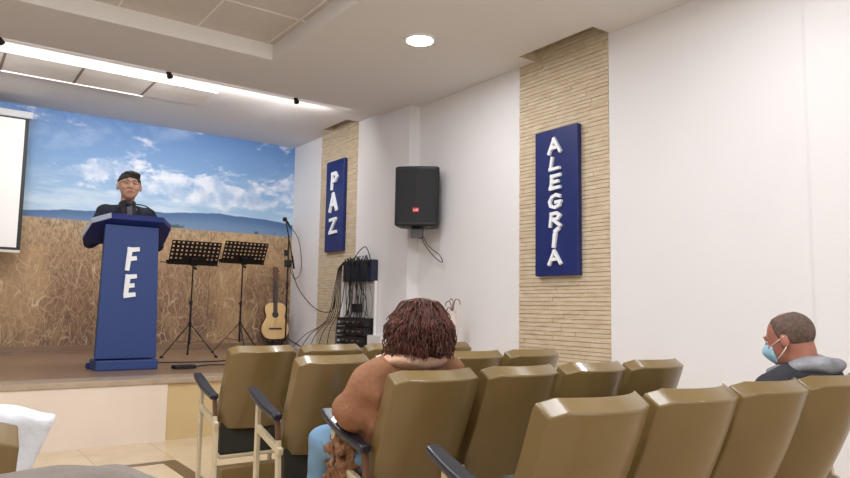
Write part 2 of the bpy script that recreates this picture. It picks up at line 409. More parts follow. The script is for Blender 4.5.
# ------------------------------------------------------------------ lettering
GL = {
 'A': [[(.02, .0), (.30, 1.0)], [(.28, 1.0), (.62, .02)], [(.12, .36), (.50, .38)]],
 'L': [[(.20, 1.0), (.10, .08)], [(.06, .08), (.58, .12)]],
 'E': [[(.20, .98), (.12, .04)], [(.14, .93), (.62, .97)], [(.14, .52), (.52, .55)], [(.08, .08), (.60, .13)]],
 'F': [[(.22, .98), (.10, .0)], [(.14, .92), (.68, .97)], [(.16, .50), (.54, .55)]],
 'G': [[(.58, .84), (.40, .97), (.18, .84), (.06, .50), (.12, .18), (.32, .05), (.56, .18), (.58, .44)], [(.36, .44), (.66, .46)]],
 'R': [[(.16, .98), (.08, .0)], [(.12, .94), (.42, .97), (.58, .78), (.46, .56), (.16, .50)], [(.26, .50), (.62, .03)]],
 'I': [[(.34, .70), (.26, .0)], [(.34, .84), (.52, 1.0)]],
 'P': [[(.20, .98), (.12, .0)], [(.14, .93), (.46, .95), (.58, .74), (.44, .50), (.18, .46)]],
 'Z': [[(.06, .90), (.60, .95)], [(.56, .92), (.08, .10)], [(.06, .08), (.64, .12)]],
}
def letter(ch, o, u, v, n, hgt, wid, d0, d1, parent, wt=.17, tilt=0.0):
    mb = MB(); o = Vector(o); u = Vector(u); v = Vector(v)
    def P(a, b): return ((a*wid), (b*hgt))
    for si, st in enumerate(GL[ch]):
        dd = .0008*si
        pts = [Vector(P(*q)) for q in st]; k = len(pts)
        for i in range(k-1):
            a, b = pts[i], pts[i+1]; d = (b-a).normalized(); s = Vector((-d.y, d.x))
            w0 = wt*hgt/2*(1.05 if i == 0 else .95); w1 = wt*hgt/2*(.82 if i == k-2 else .95)
            e = d*w0*.5
            mb.prism([a-e-s*w0, b+d*w1*.4-s*w1, b+d*w1*.4+s*w1, a-e+s*w0*.85], o, u, v, n, d0, d1+dd+.0003*i)
            if i > 0:
                mb.prism([(a.x+w0*math.cos(q*PI/4), a.y+w0*math.sin(q*PI/4)) for q in range(8)], o, u, v, n, d0, d1+dd-.0004)
    return mb.build('letter', M_LETTER, parent)
def wall_sign(name, x, yc, z0, z1, wid, th, word, spots, label, lw, uoff):
    t = empty(name, (x, yc, z0), 0, label, 'sign')
    MB().box(-th, 0, -wid/2, wid/2, 0, z1-z0).build('panel', M_BLUE, t, bevel=.006)
    H_ = z1-z0
    for ch, (a, b) in zip(word, spots):
        hh = (b-a)*H_; zz = H_*(1-b)
        letter(ch, (-th, uoff+lw*.34, zz), (0, -1, 0), (0, 0, 1), (-1, 0, 0), hh, lw/.66, 0, .022, t, wt=.22 if len(word) < 5 else .25)
    return t
wall_sign('blue_word_sign', XR-.012, 4.175, 1.375, 2.66, .500, .05, 'ALEGRIA',
          [(.070, .170), (.200, .287), (.322, .420), (.455, .547), (.579, .672), (.686, .808), (.832, .924)],
          'tall blue wall sign reading ALEGRÍA in white letters on the near brick column', .150, .02)
wall_sign('blue_word_sign', XS-.012, 7.95, 1.79, 2.985, .475, .05, 'PAZ', [(.14, .32), (.37, .56), (.64, .81)],
          'blue wall sign reading PAZ in white letters on the brick column beside the stage', .20, .03)

# ------------------------------------------------------------------ loudspeaker on wall
sx, sy = 4.08, 6.50
t = empty('loudspeaker', (4.19, 5.99, 1.93), math.radians(-42), 'black loudspeaker box hung on the white wall corner above the seats', 'loudspeaker')
prof = []
hw, hd = .232, .15
poly = [(-hw, -.12), (-hw+.03, -.155), (0, -.175), (hw-.03, -.155), (hw, -.12), (hw*.92, .10), (hw*.6, .17), (-hw*.6, .17), (-hw*.92, .10)]
MB().prism(poly, (0, 0, 0), (1, 0, 0), (0, 1, 0), (0, 0, 1), 0, .63).build('cabinet', M_BLACK, t, bevel=.02)
poly2 = [(-hw+.02, -.13), (-hw+.035, -.160), (0, -.182), (hw-.035, -.160), (hw-.02, -.13)]
MB().prism(poly2, (0, 0, 0), (1, 0, 0), (0, 1, 0), (0, 0, 1), .045, .60).build('grille', M_GRILL, t, bevel=.004)
bd = MB().box(-.035, .03, -.188, -.180, .14, .185).build('badge', M_RED, t, label='small red badge with pale marks')
mb = MB()
for x0, x1, z0, z1 in ((-.024, -.020, .153, .172), (-.024, -.010, .153, .157), (-.004, .0, .153, .172), (-.004, .008, .168, .172), (-.004, .008, .153, .157), (.007, .011, .155, .170), (.014, .018, .153, .172)):
    mb.box(x0, x1, -.1885, -.188, z0, z1)
mb.build('badge_mark', M_LETTER, bd)
for xx in (-.13, .13): MB().box(xx-.02, xx+.02, -.15, -.11, -.02, 0).build('foot', M_BLACK, t)
br = MB().box(-.06, .06, -.05, .05, -.03, 0).box(-.02, .02, -.02, .30, -.09, -.06).box(-.03, .03, -.03, .03, -.10, -.02).build('wall_bracket', M_BLACK, t)
MB().box(-.07, .06, -.09, .0, -.11, -.03).build('connector_box', mat('grey_box', (70, 66, 70), .5), t)
def spline(pts, n=10):
    pts = [Vector(p) for p in pts]; out = []
    q = [2*pts[0]-pts[1]]+pts+[2*pts[-1]-pts[-2]]
    for i in range(1, len(q)-2):
        for k in range(n):
            s = k/n; a, b, c, d = q[i-1:i+3]
            out.append(.5*((2*b)+(c-a)*s+(2*a-5*b+4*c-d)*s*s+(3*b-a-3*c+d)*s**3))
    out.append(pts[-1]); return out
c_ = MB().tube(spline([(4.20, 5.96, 1.87), (4.24, 5.93, 1.75), (4.30, 5.84, 1.62), (4.36, 5.78, 1.56), (4.37, 5.84, 1.64), (4.30, 5.95, 1.74), (4.24, 5.98, 1.86)]), .005, 6).build('speaker_cable', M_BLACK, None, smooth=True)
tag(c_, 'thin black cable looping below the wall loudspeaker', 'cable')

# ------------------------------------------------------------------ projection screen
t = empty('projection_screen', (0, 9.0, 0), 0, 'lit white projection screen with black border left of the mural', 'projection screen')
def screen_mat():
    m, nt, b = nodes_mat('screen_lit'); tc = nt.nodes.new('ShaderNodeTexCoord'); sp_ = nt.nodes.new('ShaderNodeSeparateXYZ')
    nt.links.new(tc.outputs['Object'], sp_.inputs[0])
    r = nt.nodes.new('ShaderNodeMapRange'); r.inputs[1].default_value = 1.9; r.inputs[2].default_value = 2.9; nt.links.new(sp_.outputs[2], r.inputs[0])
    c = nt.nodes.new('ShaderNodeValToRGB'); c.color_ramp.elements[0].color = lin((250, 244, 238)); c.color_ramp.elements[1].color = lin((226, 232, 244))
    e = c.color_ramp.elements.new(.45); e.color = lin((250, 248, 248)); e = c.color_ramp.elements.new(.5); e.color = lin((232, 238, 250))
    nt.links.new(r.outputs[0], c.inputs[0]); nt.links.new(c.outputs[0], b.inputs['Emission Color']); b.inputs['Emission Strength'].default_value = .95
    b.inputs['Base Color'].default_value = (.5, .5, .5, 1); return m
XE = .832
MB().box(-1.75, XE-.055, .0, .004, 1.70, 3.14).build('screen_image', screen_mat(), t)
MB().box(-1.80, XE, .004, .01, 1.655, 3.17).build('screen_border', M_BLACK, t)
MB().box(-1.75, XE-.04, -.001, .0038, 1.685, 3.15).build('screen_margin', M_TRIMW, t)
MB().box(-1.82, XE+.03, -.03, .05, 3.165, 3.245).build('roller_case', mat('grey_white', (205, 205, 212), .5), t, bevel=.012)
MB().box(-1.8, XE+.0, -.01, .02, 1.625, 1.655).build('bottom_bar', mat('warm_white', (215, 208, 200), .5), t, bevel=.005)

# ------------------------------------------------------------------ lectern
t = empty('lectern', (1.488, 6.62, ZS), 0, 'blue lectern with white letters F E on its front, standing on the stage', 'lectern')
MB().add([(-.255, 0, .10), (.262, 0, .10), (.23, .24, .10), (-.22, .24, .10), (-.235, 0, 1.29), (.225, 0, 1.29), (.20, .24, 1.24), (-.20, .24, 1.24)],
         [(0, 3, 2, 1), (4, 5, 6, 7), (0, 1, 5, 4), (1, 2, 6, 5), (2, 3, 7, 6), (3, 0, 4, 7)]).build('body', M_BLUEP, t, bevel=.008)
MB().box(-.25, .275, -.02, .26, 0, .09).build('plinth', M_BLUEP, t, bevel=.012)
MB().box(-.27, -.10, .26, .32, 0, .05).build('foot', M_BLUED, t, bevel=.01)
# desk top: slab tilted down towards the speaker, chamfered front corners
R_ = Matrix.Translation((0, -.04, 1.375)) @ Matrix.Rotation(math.radians(-24), 4, 'X')
poly = [(-.20, -.02), (.245, -.02), (.34, .10), (.355, .36), (.33, .44), (.26, .47), (-.30, .47), (-.36, .42), (-.36, .36), (-.335, .10)]
ux, vx, nx = R_.to_3x3() @ Vector((1, 0, 0)), R_.to_3x3() @ Vector((0, 1, 0)), R_.to_3x3() @ Vector((0, 0, 1))
MB().prism(poly, R_.translation, ux, vx, nx, -.055, .0).build('desk_top', M_BLUED, t, bevel=.004)
mb = MB()
for a, b in (((-.205, -.026), (-.340, .092)), ((-.340, .092), (-.366, .35))):
    A = R_ @ Vector((a[0], a[1], -.028)); B = R_ @ Vector((b[0], b[1], -.028)); mb.bar(A, B, .006, .05, nx)
mb.build('edge_strip', M_LIGHTEDGE, t, label='pale edge strip')
letter('F', (-.050, -.002, .890), (1, 0, 0), (0, 0, 1), (0, -1, 0), .195, .155, 0, .014, t, .23)
letter('E', (-.053, -.002, .645), (1, 0, 0), (0, 0, 1), (0, -1, 0), .195, .155, 0, .014, t, .23)
gm = empty('gooseneck_microphone', (1.80, 6.93, 1.72), 0, 'slim black gooseneck microphone arching over the lectern towards the speaker', 'microphone')
MB().cyl((0, 0, -.02), .016, .05, 12).build('base', M_BLACK, gm)
MB().tube(spline([(0, 0, .02), (-.005, 0, .12), (-.05, 0, .22), (-.14, -.02, .285), (-.24, -.04, .295), (-.29, -.05, .29)]), .006, 8).build('neck', M_BLACK, gm, smooth=True)
MB().sphere((-.31, -.055, .287), .022, 14, (1.3, 1, 1)).build('windscreen', M_GRILL, gm, smooth=True)
fp = MB().box(-.10, .10, -.05, .05, 0, .035).build('foot_pedal', M_BLACK, None, bevel=.01, loc=(1.98, 6.55, ZS)); fp.rotation_euler[2] = .2
tag(fp, 'flat black pedal on the stage edge right of the lectern', 'pedal')
for pts, lab in (([(2.05, 6.6, ZS+.006), (2.3, 6.8, ZS+.006), (2.6, 6.7, ZS+.006), (3.1, 6.75, ZS+.006), (3.6, 6.6, ZS+.006)], 'black cable lying along the stage edge from the pedal'),
                 ([(1.9, 7.3, ZS+.006), (2.4, 7.2, ZS+.006), (2.9, 7.4, ZS+.006), (3.3, 7.9, ZS+.006), (3.5, 8.4, ZS+.006), (3.9, 8.7, ZS+.006)], 'black cable on the stage running behind the music stands')):
    tag(MB().tube(spline(pts), .006, 6).build('floor_cable', M_BLACK, None, smooth=True), lab, 'cable')

# ------------------------------------------------------------------ music stands
def perforated(w_, h_, nx_, ny_, closed):
    mb = MB(); cw, ch = w_/nx_, h_/ny_; th = .003
    vid = {}
    def V(x, z, k):
        key = (round(x, 5), round(z, 5), k)
        if key not in vid: vid[key] = len(mb.v); mb.v.append((x, 0 if k == 0 else th, z))
        return vid[key]
    def quad(a, b, c, d):
        mb.f.append((V(*a, 0), V(*b, 0), V(*c, 0), V(*d, 0))); mb.f.append((V(*d, 1), V(*c, 1), V(*b, 1), V(*a, 1)))
    for i in range(nx_):
        for j in range(ny_):
            x0, x1, z0, z1 = -w_/2+i*cw, -w_/2+(i+1)*cw, j*ch, (j+1)*ch
            A, B, C_, D = (x0, z0), (x1, z0), (x1, z1), (x0, z1)
            if closed(i, j): quad(A, B, C_, D); continue
            m = .29; a, b, c, d = (x0+cw*m, z0+ch*m), (x1-cw*m, z0+ch*m), (x1-cw*m, z1-ch*m), (x0+cw*m, z1-ch*m)
            quad(A, B, b, a); quad(B, C_, c, b); quad(C_, D, d, c); quad(D, A, a, d)
            for p, q in ((a, b), (b, c), (c, d), (d, a)): mb.f.append((V(*p, 0), V(*q, 0), V(*q, 1), V(*p, 1)))
    return mb
def music_stand(x, y, zdesk, rz, label, legrot, hgt=.29, wid=.56):
    t = empty('music_stand', (x, y, ZS), rz, label, 'music stand', 'black music stands on the stage')
    d = perforated(wid, hgt, 11, 6, lambda i, j: j < 2 and 2 <= i <= 8 and not (j == 1 and i in (2, 8)))
    desk = d.build('desk', M_BLKMET, t); desk.location = (0, .0, zdesk-ZS); desk.rotation_euler = (math.radians(28), 0, 0)
    MB().box(-wid/2-.01, wid/2+.01, .0, .055, -.008, .0).box(-wid/2-.01, wid/2+.01, .05, .055, 0, .02).build('tray', M_BLKMET, desk)
    MB().tube([(-wid/2, .02, .0), (-wid/2-.05, .03, .004), (-wid/2-.085, .035, -.004)], .005, 6).build('page_holder', M_BLKMET, desk)
    MB().box(-.035, .035, -.045, -.003, .0, .09).build('desk_bracket', M_BLKMET, desk)
    zt = zdesk-ZS
    MB().tube([(0, 0, .52), (0, -.01, zt+.0)], .009, 10).build('upper_pole', M_BLKMET, t)
    MB().tube([(0, 0, .14), (0, 0, .62)], .0125, 10).build('lower_pole', M_BLKMET, t)
    MB().cyl((0, 0, .585), .019, .05, 12).tube([(0, 0, .61), (-.035, -.01, .61)], .007, 8).build('clamp', M_BLKMET, t)
    MB().cyl((0, 0, .34), .02, .05, 12).build('hub', M_BLKMET, t)
    MB().tube([(0, 0, zt-.03), (.045, -.01, zt-.05)], .014, 8).build('tilt_knob', M_BLKMET, t)
    for k in range(3):
        a = legrot+k*2*PI/3; c, s = math.cos(a), math.sin(a)
        lg = MB().bar((c*.015, s*.015, .36), (c*.33, s*.33, .012), .018, .006).bar((0, 0, .16), (c*.17, s*.17, .18), .012, .005).build('leg', M_BLKMET, t)
        MB().box(-.014, .014, -.012, .012, 0, .022, Matrix.Translation((c*.33, s*.33, 0)) @ Matrix.Rotation(a, 4, 'Z')).build('rubber_foot', M_BLACK, lg)
    return t
music_stand(2.465, 8.0, 1.535, 0.0, 'black perforated music stand next to the lectern, left of the pair', math.radians(75))
music_stand(3.185, 8.35, 1.60, 0.03, 'black perforated music stand nearer the guitar, right of the pair', math.radians(20))

# microphone stand with boom
t = empty('microphone_stand', (4.0, 8.80, ZS), 0, 'tall black microphone stand with boom beside the guitar', 'microphone stand')
MB().tube([(0, 0, .12), (0, 0, 1.55)], .011, 10).build('pole', M_BLKMET, t)
MB().cyl((0, 0, .82), .018, .09, 12).build('height_clamp', M_BLKMET, t)
MB().cyl((-.03, 0, 1.27), .03, .08, 12, (0, 0, 1)).build('boom_clamp', M_BLKMET, t)
MB().tube([(-.06, -.02, 1.74), (.0, .0, 1.52), (.10, .02, 1.12)], .008, 8).build('boom', M_BLKMET, t)
MB().tube([(.06, .01, 1.28), (.10, .02, 1.10)], .014, 8).build('counterweight', M_BLKMET, t)
mic = MB().tube([(-.07, -.03, 1.755), (-.03, -.02, 1.72), (.02, 0, 1.66)], [.016, .014, .010], 12).build('microphone', M_BLACK, t, smooth='auto')
MB().sphere((-.085, -.035, 1.765), .032, 14).build('mic_grille', M_GRILL, mic, smooth=True)
MB().box(-.05, .05, -.03, .03, 1.12, 1.22).build('cable_clip', M_BLACK, t, bevel=.02)
for k in range(3):
    a = math.radians(200)+k*2*PI/3; c, s = math.cos(a), math.sin(a)
    MB().tube([(c*.012, s*.012, .16), (c*.28, s*.28, .012)], .008, 8).build('leg', M_BLKMET, t)

# ------------------------------------------------------------------ guitar with stand
t = empty('acoustic_guitar', (3.95, 9.02, ZS+.13), math.radians(-12), 'pale spruce acoustic guitar resting upright on a stand by the mural', 'guitar'); t.scale = (1.05,)*3
def gout(n=64, s=1.0):
    half = [(0, 0), (.09, .008), (.145, .04), (.178, .10), (.18, .16), (.158, .22), (.128, .27), (.120, .30), (.128, .345), (.138, .39), (.132, .44), (.10, .475), (.05, .488), (0, .49)]
    sp_ = spline([(a, b, 0) for a, b in half], 5)
    pts = [(p.x*s, (p.y-.245)*s+.245) for p in sp_]
    return pts+[(-x_, y_) for x_, y_ in reversed(pts[1:-1])]
G = Matrix.Rotation(math.radians(-9), 4, 'X')
gu, gv, gn = (G.to_3x3() @ Vector(q) for q in ((1, 0, 0), (0, 0, 1), (0, -1, 0)))
M_SPR = mat('spruce', (224, 184, 122), .3, noise=.12, nscale=10, stretch=(8, 1, 1), coat=.4)
M_ROSE = mat('rosewood', (96, 54, 30), .4, noise=.3, nscale=20)
M_WOODD = mat('dark_wood', (52, 34, 26), .45)
body = MB().prism(gout(), (0, 0, 0), gu, gv, gn, -.09, 0).build('body', M_ROSE, t)
MB().prism(gout(s=.985), (0, 0, 0), gu, gv, gn, 0, .003).build('soundboard', M_SPR, body)
MB().prism([(.043*math.cos(a), .325+.043*math.sin(a)) for a in np.linspace(0, 2*PI, 25)[:-1]], (0, 0, 0), gu, gv, gn, .003, .0036).build('sound_hole', M_BLACK, body)
MB().prism([(-.08, .13), (.08, .13), (.085, .15), (-.085, .15)], (0, 0, 0), gu, gv, gn, .003, .014).build('bridge', M_WOODD, body)
MB().prism([(-.028, .36), (.028, .36), (.024, .78), (-.024, .78)], (0, 0, 0), gu, gv, gn, -.018, .009).build('neck', M_WOODD, t)
hs = MB().prism([(-.024, .78), (.024, .78), (.035, .80), (.034, .96), (.0, .97), (-.034, .96), (-.035, .80)], (0, 0, 0), gu, gv, gn, -.015, .003).build('headstock', M_ROSE, t)
for k in range(3):
    for s in (-1, 1):
        p = gu*(s*.034)+gv*(.83+.045*k)-gn*.006; MB().tube([p, p+gu*s*.02], .007, 8).build('tuning_peg', M_CHROME, hs)
mb = MB()
for k in range(6):
    a = -.018+.0072*k; mb.tube([gu*a*1.15+gv*.14+gn*.012, gu*a+gv*.79+gn*.011], .0007, 4)
mb.build('strings', M_CHROME, t)
t2 = empty('guitar_stand', (3.93, 9.04, ZS), math.radians(-12), 'small black stand under the guitar', 'guitar stand')
MB().tube([(0, .06, .03), (0, .10, .42), (0, .11, .60)], .009, 8).build('upright', M_BLKMET, t2)
for s in (-1, 1):
    MB().tube([(0, .02, .30), (s*.10, .0, .06), (s*.16, -.10, .01)], .008, 8).build('leg', M_BLKMET, t2)
    MB().tube([(0, .06, .08), (s*.08, .04, .08), (s*.09, -.12, .07), (s*.09, -.13, .12)], .008, 8).build('cradle_arm', M_BLACK, t2)
MB().tube([(0, .06, .05), (0, .20, .01)], .008, 8).build('rear_leg', M_BLKMET, t2)

# ------------------------------------------------------------------ sound rack on the stage side wall
M_AMP = mat('amp_navy', (34, 42, 66), .5, noise=.3, nscale=30)
t = empty('stage_box', (XS, 7.27, 1.39), 0, 'dark blue cable box mounted above the white sound panel on the wall', 'stage box')
MB().box(-.09, 0, -.34, .34, 0, .25).build('case', M_AMP, t, bevel=.008)
for k in range(8): MB().cyl((-.09, -.28+.08*k, .20), .018, .02, 12, (-1, 0, 0)).build('socket', M_BLACK, t)
t = empty('sound_panel', (XS, 7.30, .60), 0, 'white framed open panel with wiring, mounted below the dark box', 'wiring panel')
MB().box(-.03, 0, -.40, .42, 0, .79).build('backboard', mat('panel_white', (214, 208, 204), .6), t)
for y_ in (-.40, .40): MB().box(-.055, -.03, y_, y_+.02, 0, .79).build('side_frame', M_TRIMW, t)
MB().box(-.10, -.03, -.40, .42, -.01, .012).build('bottom_shelf', M_TRIMW, t)
MB().box(-.07, -.03, -.08, .10, .42, .52).build('socket_plate', M_BLACK, t)
MB().box(-.06, -.03, -.16, .20, .33, .36).build('cable_bar', M_BLACK, t)
for k, zz in enumerate((.635, .745, .855)):
    a = empty('amplifier', (XS-.03, 7.28, zz), 0, ('black rack amplifier at the bottom of the white sound panel', 'black rack amplifier between two others in the sound panel', 'black rack amplifier topmost of three in the sound panel')[k], 'amplifier', 'amplifiers in the sound panel')
    MB().box(-.13, 0, -.33, .33, 0, .10).build('case', M_BLACK, a, bevel=.004)
    for q in range(4): MB().cyl((-.13, -.22+.13*q, .05), .014, .015, 12, (-1, 0, 0)).build('knob', M_CHROME, a)
    MB().box(-.133, -.13, .24, .30, .03, .06).build('display', mat('disp', (150, 170, 200), .4), a)
rnd = random.Random(3)
for k in range(24):
    y0_ = 6.96+.023*k; z1_ = rnd.uniform(.72, 1.0); bul = rnd.uniform(.05, .16)
    ye = y0_+rnd.uniform(-.18, .22)
    pts = [(XS-.10, y0_, 1.58), (XS-.12-bul*.1, y0_+.01, 1.63+rnd.uniform(0, .06)), (XS-.12-bul*.2, y0_+rnd.uniform(-.05, .05), 1.50), (XS-.09-bul*.2, (y0_+ye)/2+rnd.uniform(-.1, .1), 1.15), (XS-.17, ye-.05, z1_)]
    tag(MB().tube(spline(pts, 6), rnd.uniform(.003, .0055), 5).build('patch_cable', M_BLACK, None, smooth=True), 'black cable tangled in front of the white sound panel', 'cable', 'black cables over the sound panel')
for k in range(6):
    y1_ = 7.72+.045*k
    pts = [(XS-.09, 7.45+.02*k, 1.60), (XS-.11, 7.58+.02*k, 1.62-.01*k), (XS-.10, 7.64+.03*k, 1.35), (XS-.06-.012*k, y1_, 1.02-.02*k), (XS-.05-.015*k, y1_+.10+.10*k, .80-.02*k), (XS-.05-.02*k, y1_+.10+.17*k, ZS+.01)]
    lab_ = ('nearest the white sound panel', 'second from the sound panel', 'third from the sound panel', 'fourth from the sound panel', 'fifth from the sound panel', 'reaching furthest along the brick')[k]
    tag(MB().tube(spline(pts, 8), .005, 5).build('hanging_cable', M_BLACK, None, smooth=True), 'black cable drooping over the brick slips, '+lab_, 'cable', 'cables drooping over the brick')
tag(MB().tube(spline([(XS-.09, 7.4, 1.62), (XS-.11, 7.2, 1.74), (XS-.11, 7.05, 1.79), (XS-.11, 6.96, 1.70), (XS-.09, 6.95, 1.6)], 10), .006, 6).build('loop_cable', M_BLACK, None, smooth=True), 'black cable arched in a loop on top of the dark box', 'cable')
tag(MB().tube(spline([(3.93, 8.77, ZS+1.74), (4.12, 8.75, ZS+1.50), (4.16, 8.72, ZS+1.10), (4.08, 8.74, ZS+.96), (4.00, 8.79, ZS+1.15)], 10), .005, 6).build('microphone_cable', M_BLACK, None, smooth=True), 'black cable looping from the boom microphone beside its stand', 'cable')
tag(MB().tube(spline([(4.03, 8.78, ZS+1.15), (4.10, 8.68, ZS+.85), (4.18, 8.45, ZS+.62), (4.22, 8.15, ZS+.52), (4.20, 7.85, ZS+.56), (4.12, 7.65, ZS+.78)], 10), .006, 6).build('long_cable', M_BLACK, None, smooth=True), 'black cable sagging from the microphone stand across to the sound panel', 'cable')

# ------------------------------------------------------------------ chairs
def chair(name, x, y, wid, label, group, seat_down, arm_left, arm_right, rz=0.0):
    """origin: floor under the top of the backrest, centre; +y is the way the sitter faces"""
    t = empty(name, (x+wid/2, y-.085, 0), rz, label, 'chair', group)
    w_ = wid-.045
    NU, NV, TH = 30, 12, .054
    zt, zb = .818, .370
    vs = []; fs = []
    def surf(u, v, off):
        z = zb+(zt-zb)*v
        hwid = w_/2*(.99+.01*v)
        yy = (1-v)*.20 - .012*math.sin(PI*v)
        bow = .088*(abs(u)**2.0)
        # rounded top corners
        dz = -.016*max(0, abs(u)-.80)/.20*(1 if v > .99 else 0)
        return Vector((u*hwid, yy+bow-off*.0+off, z+dz+off*(.30+.38*v)))
    for side in (0, 1):
        for j in range(NV+1):
            for i in range(NU+1):
                vs.append(surf(-1+2*i/NU, j/NV, TH if side else 0))
    def I(s, j, i): return s*(NV+1)*(NU+1)+j*(NU+1)+i
    for j in range(NV):
        for i in range(NU):
            fs.append((I(0, j, i), I(0, j, i+1), I(0, j+1, i+1), I(0, j+1, i)))
            fs.append((I(1, j, i), I(1, j+1, i), I(1, j+1, i+1), I(1, j, i+1)))
    for i in range(NU):
        fs.append((I(0, NV, i), I(0, NV, i+1), I(1, NV, i+1), I(1, NV, i))); fs.append((I(0, 0, i), I(1, 0, i), I(1, 0, i+1), I(0, 0, i+1)))
    for j in range(NV):
        fs.append((I(0, j, 0), I(0, j+1, 0), I(1, j+1, 0), I(1, j, 0))); fs.append((I(0, j, NU), I(1, j, NU), I(1, j+1, NU), I(0, j+1, NU)))
    MB().add(vs, fs).build('backrest', M_SHELL, t, smooth='auto', bevel=.0055)
    # inner cushion on the sitter's side
    cvs = []
    mb = MB(); n0 = 10
    for side in (0, 1):
        for j in range(n0+1):
            for i in range(n0+1):
                u = -.86+1.72*i/n0; v = .06+.86*j/n0; cvs.append(surf(u, v, TH-.004+side*(.022*(1-(2*i/n0-1)**6)*(1-(2*j/n0-1)**6)+.002)))
    cf = []
    q = n0+1
    for j in range(n0):
        for i in range(n0):
            cf.append((q*q+j*q+i, q*q+(j+1)*q+i, q*q+(j+1)*q+i+1, q*q+j*q+i+1))
    for i in range(n0):
        cf.append((i, i+1, q*q+i+1, q*q+i)); a = n0*q+i; cf.append((a, q*q+a, q*q+a+1, a+1))
        b_ = i*q; cf.append((b_, q*q+b_, q*q+b_+q, b_+q)); c__ = i*q+n0; cf.append((c__, c__+q, q*q+c__+q, q*q+c__))
    MB().add(cvs, cf).build('back_cushion', M_SEAT, t, smooth=True)
    if seat_down:
        MB().box(-w_/2+.02, w_/2-.02, .22, .62, .385, .44).build('seat', M_SEAT, t, bevel=.02)
        MB().box(-w_/2+.015, w_/2-.015, .215, .625, .365, .385).build('seat_pan', M_SHELL, t, bevel=.008)
    else:
        s_ = MB().box(-w_/2+.02, w_/2-.02, .245, .30, .225, .62).build('seat', M_SEAT, t, bevel=.015)
        MB().box(-w_/2+.015, w_/2-.015, .235, .31, .205, .225).build('seat_rim', M_FRAME, t, bevel=.006)
    MB().box(-w_/2, w_/2, .17, .27, 0, .165).build('base_beam', M_SHELL, t, bevel=.006)
    sides = [-1] + ([1] if arm_right else [])
    for s in sides:
        xx = s*wid/2
        MB().bar((xx, .485, 0), (xx, .485, .635), .022, .03, (0, 1, 0)).build('front_post', M_FRAME, t, bevel=.004)
        MB().bar((xx, .485, .475), (xx, .20, .40), .024, .035).build('side_rail', M_FRAME, t, bevel=.004)
        MB().bar((xx, .20, .0), (xx, .235, .45), .022, .03, (0, 1, 0)).build('rear_post', M_FRAME, t, bevel=.004)
        MB().box(xx-.03, xx+.03, .43, .55, 0, .035).build('foot', mat('foot_brown', (126, 96, 58), .5), t, bevel=.008)
        if (s < 0 and arm_left) or (s > 0 and arm_right):
            MB().bar((xx, .235, .45), (xx, .255, .56), .02, .028, (0, 1, 0)).build('arm_bracket', M_ARMB, t, bevel=.003)
            k = 8; mb = MB(); pts = []
            for i in range(k+1):
                f = i/k; yy = .545-.325*f; zz = .672-.098*f-.012*math.sin(PI*f)
                wv = .026+.006*math.sin(PI*min(1, f*1.2)); pts.append((yy, zz, wv))
            vs = []; fs = []; xx -= .012
            for yy, zz, wv in pts: vs += [(xx-wv, yy, zz), (xx+wv, yy, zz), (xx+wv*.9, yy, zz-.032), (xx-wv*.9, yy, zz-.032)]
            for i in range(k):
                for c in range(4): fs.append((4*i+c, 4*i+(c+1) % 4, 4*i+4+(c+1) % 4, 4*i+4+c))
            fs += [(0, 1, 2, 3), (4*k+3, 4*k+2, 4*k+1, 4*k)]
            MB().add(vs, fs).build('armrest', M_ARM, t, bevel=.009, smooth='auto')
    return t
rows = [('nearest row', 1.295, 1.28, .455), ('second row', 1.375, 2.12, .445), ('third row', 1.40, 2.97, .44), ('front row', 1.39, 3.82, .447)]
pos = [['at its left end beside the aisle', 'second from the aisle', 'third from the aisle', 'at its right end by the wall'] for _ in range(4)]
special = {(1, 0): 'gold moulded chair the woman in the tan coat sits in', (0, 3): 'gold moulded chair the masked man sits in, nearest row',
           (2, 2): 'gold moulded chair of the third row, hidden in part behind the curly hair', (0, 0): 'gold moulded chair of the nearest row, at the aisle, its back facing the viewer'}
for r_i, (rn, x0, y0, p) in enumerate(rows):
    for c_i in range(4):
        lab = special.get((r_i, c_i), 'gold moulded tip-up chair in the %s, %s' % (rn, pos[r_i][c_i]))
        occ = (r_i, c_i) in ((1, 0), (0, 3))
        chair('auditorium_chair', x0+p*c_i, y0, p, lab, 'gold auditorium chairs in rows', occ, c_i == 0, c_i == 3)
chair('auditorium_chair', -.24, 1.55, .43, 'gold chair back at the bottom left corner of the picture', 'gold auditorium chairs in rows', False, False, False)
chair('auditorium_chair', -.16, 2.40, .43, 'low gold chair under the white cloth, left of the aisle', 'gold auditorium chairs in rows', False, False, False).scale = (1, 1, .86)
#PEOPLE
# ------------------------------------------------------------------ soft bodies: smooth blends of rounded forms, meshed on a grid
def S_ell(c, r, rot=None):
    c = np.array(c, float); r = np.array(r, float); Rm = None if rot is None else np.array(rot.to_3x3())
    def f(P):
        q = P-c
        if Rm is not None: q = q @ Rm
        k0 = np.linalg.norm(q/r, axis=1); k1 = np.linalg.norm(q/(r*r), axis=1)+1e-9
        return k0*(k0-1)/k1
    return f
def S_cap(a, b, ra, rb=None, flat=None):
    a = np.array(a, float); b = np.array(b, float); rb = ra if rb is None else rb
    def f(P):
        d = b-a; h = np.clip(((P-a) @ d)/max(d @ d, 1e-9), 0, 1)
        q = P-a-h[:, None]*d
        if flat is not None: q = q*np.array(flat)
        return np.linalg.norm(q, axis=1)-(ra+(rb-ra)*h)
    return f
def S_u(fs, k):
    def f(P):
        r = fs[0](P)
        for g in fs[1:]:
            s = g(P); h = np.clip(.5+.5*(s-r)/k, 0, 1); r = s+(r-s)*h-k*h*(1-h)
        return r
    return f
def S_max(a, b): return lambda P: np.maximum(a(P), b(P))
def S_sub(a, b): return lambda P: np.maximum(a(P), -b(P))
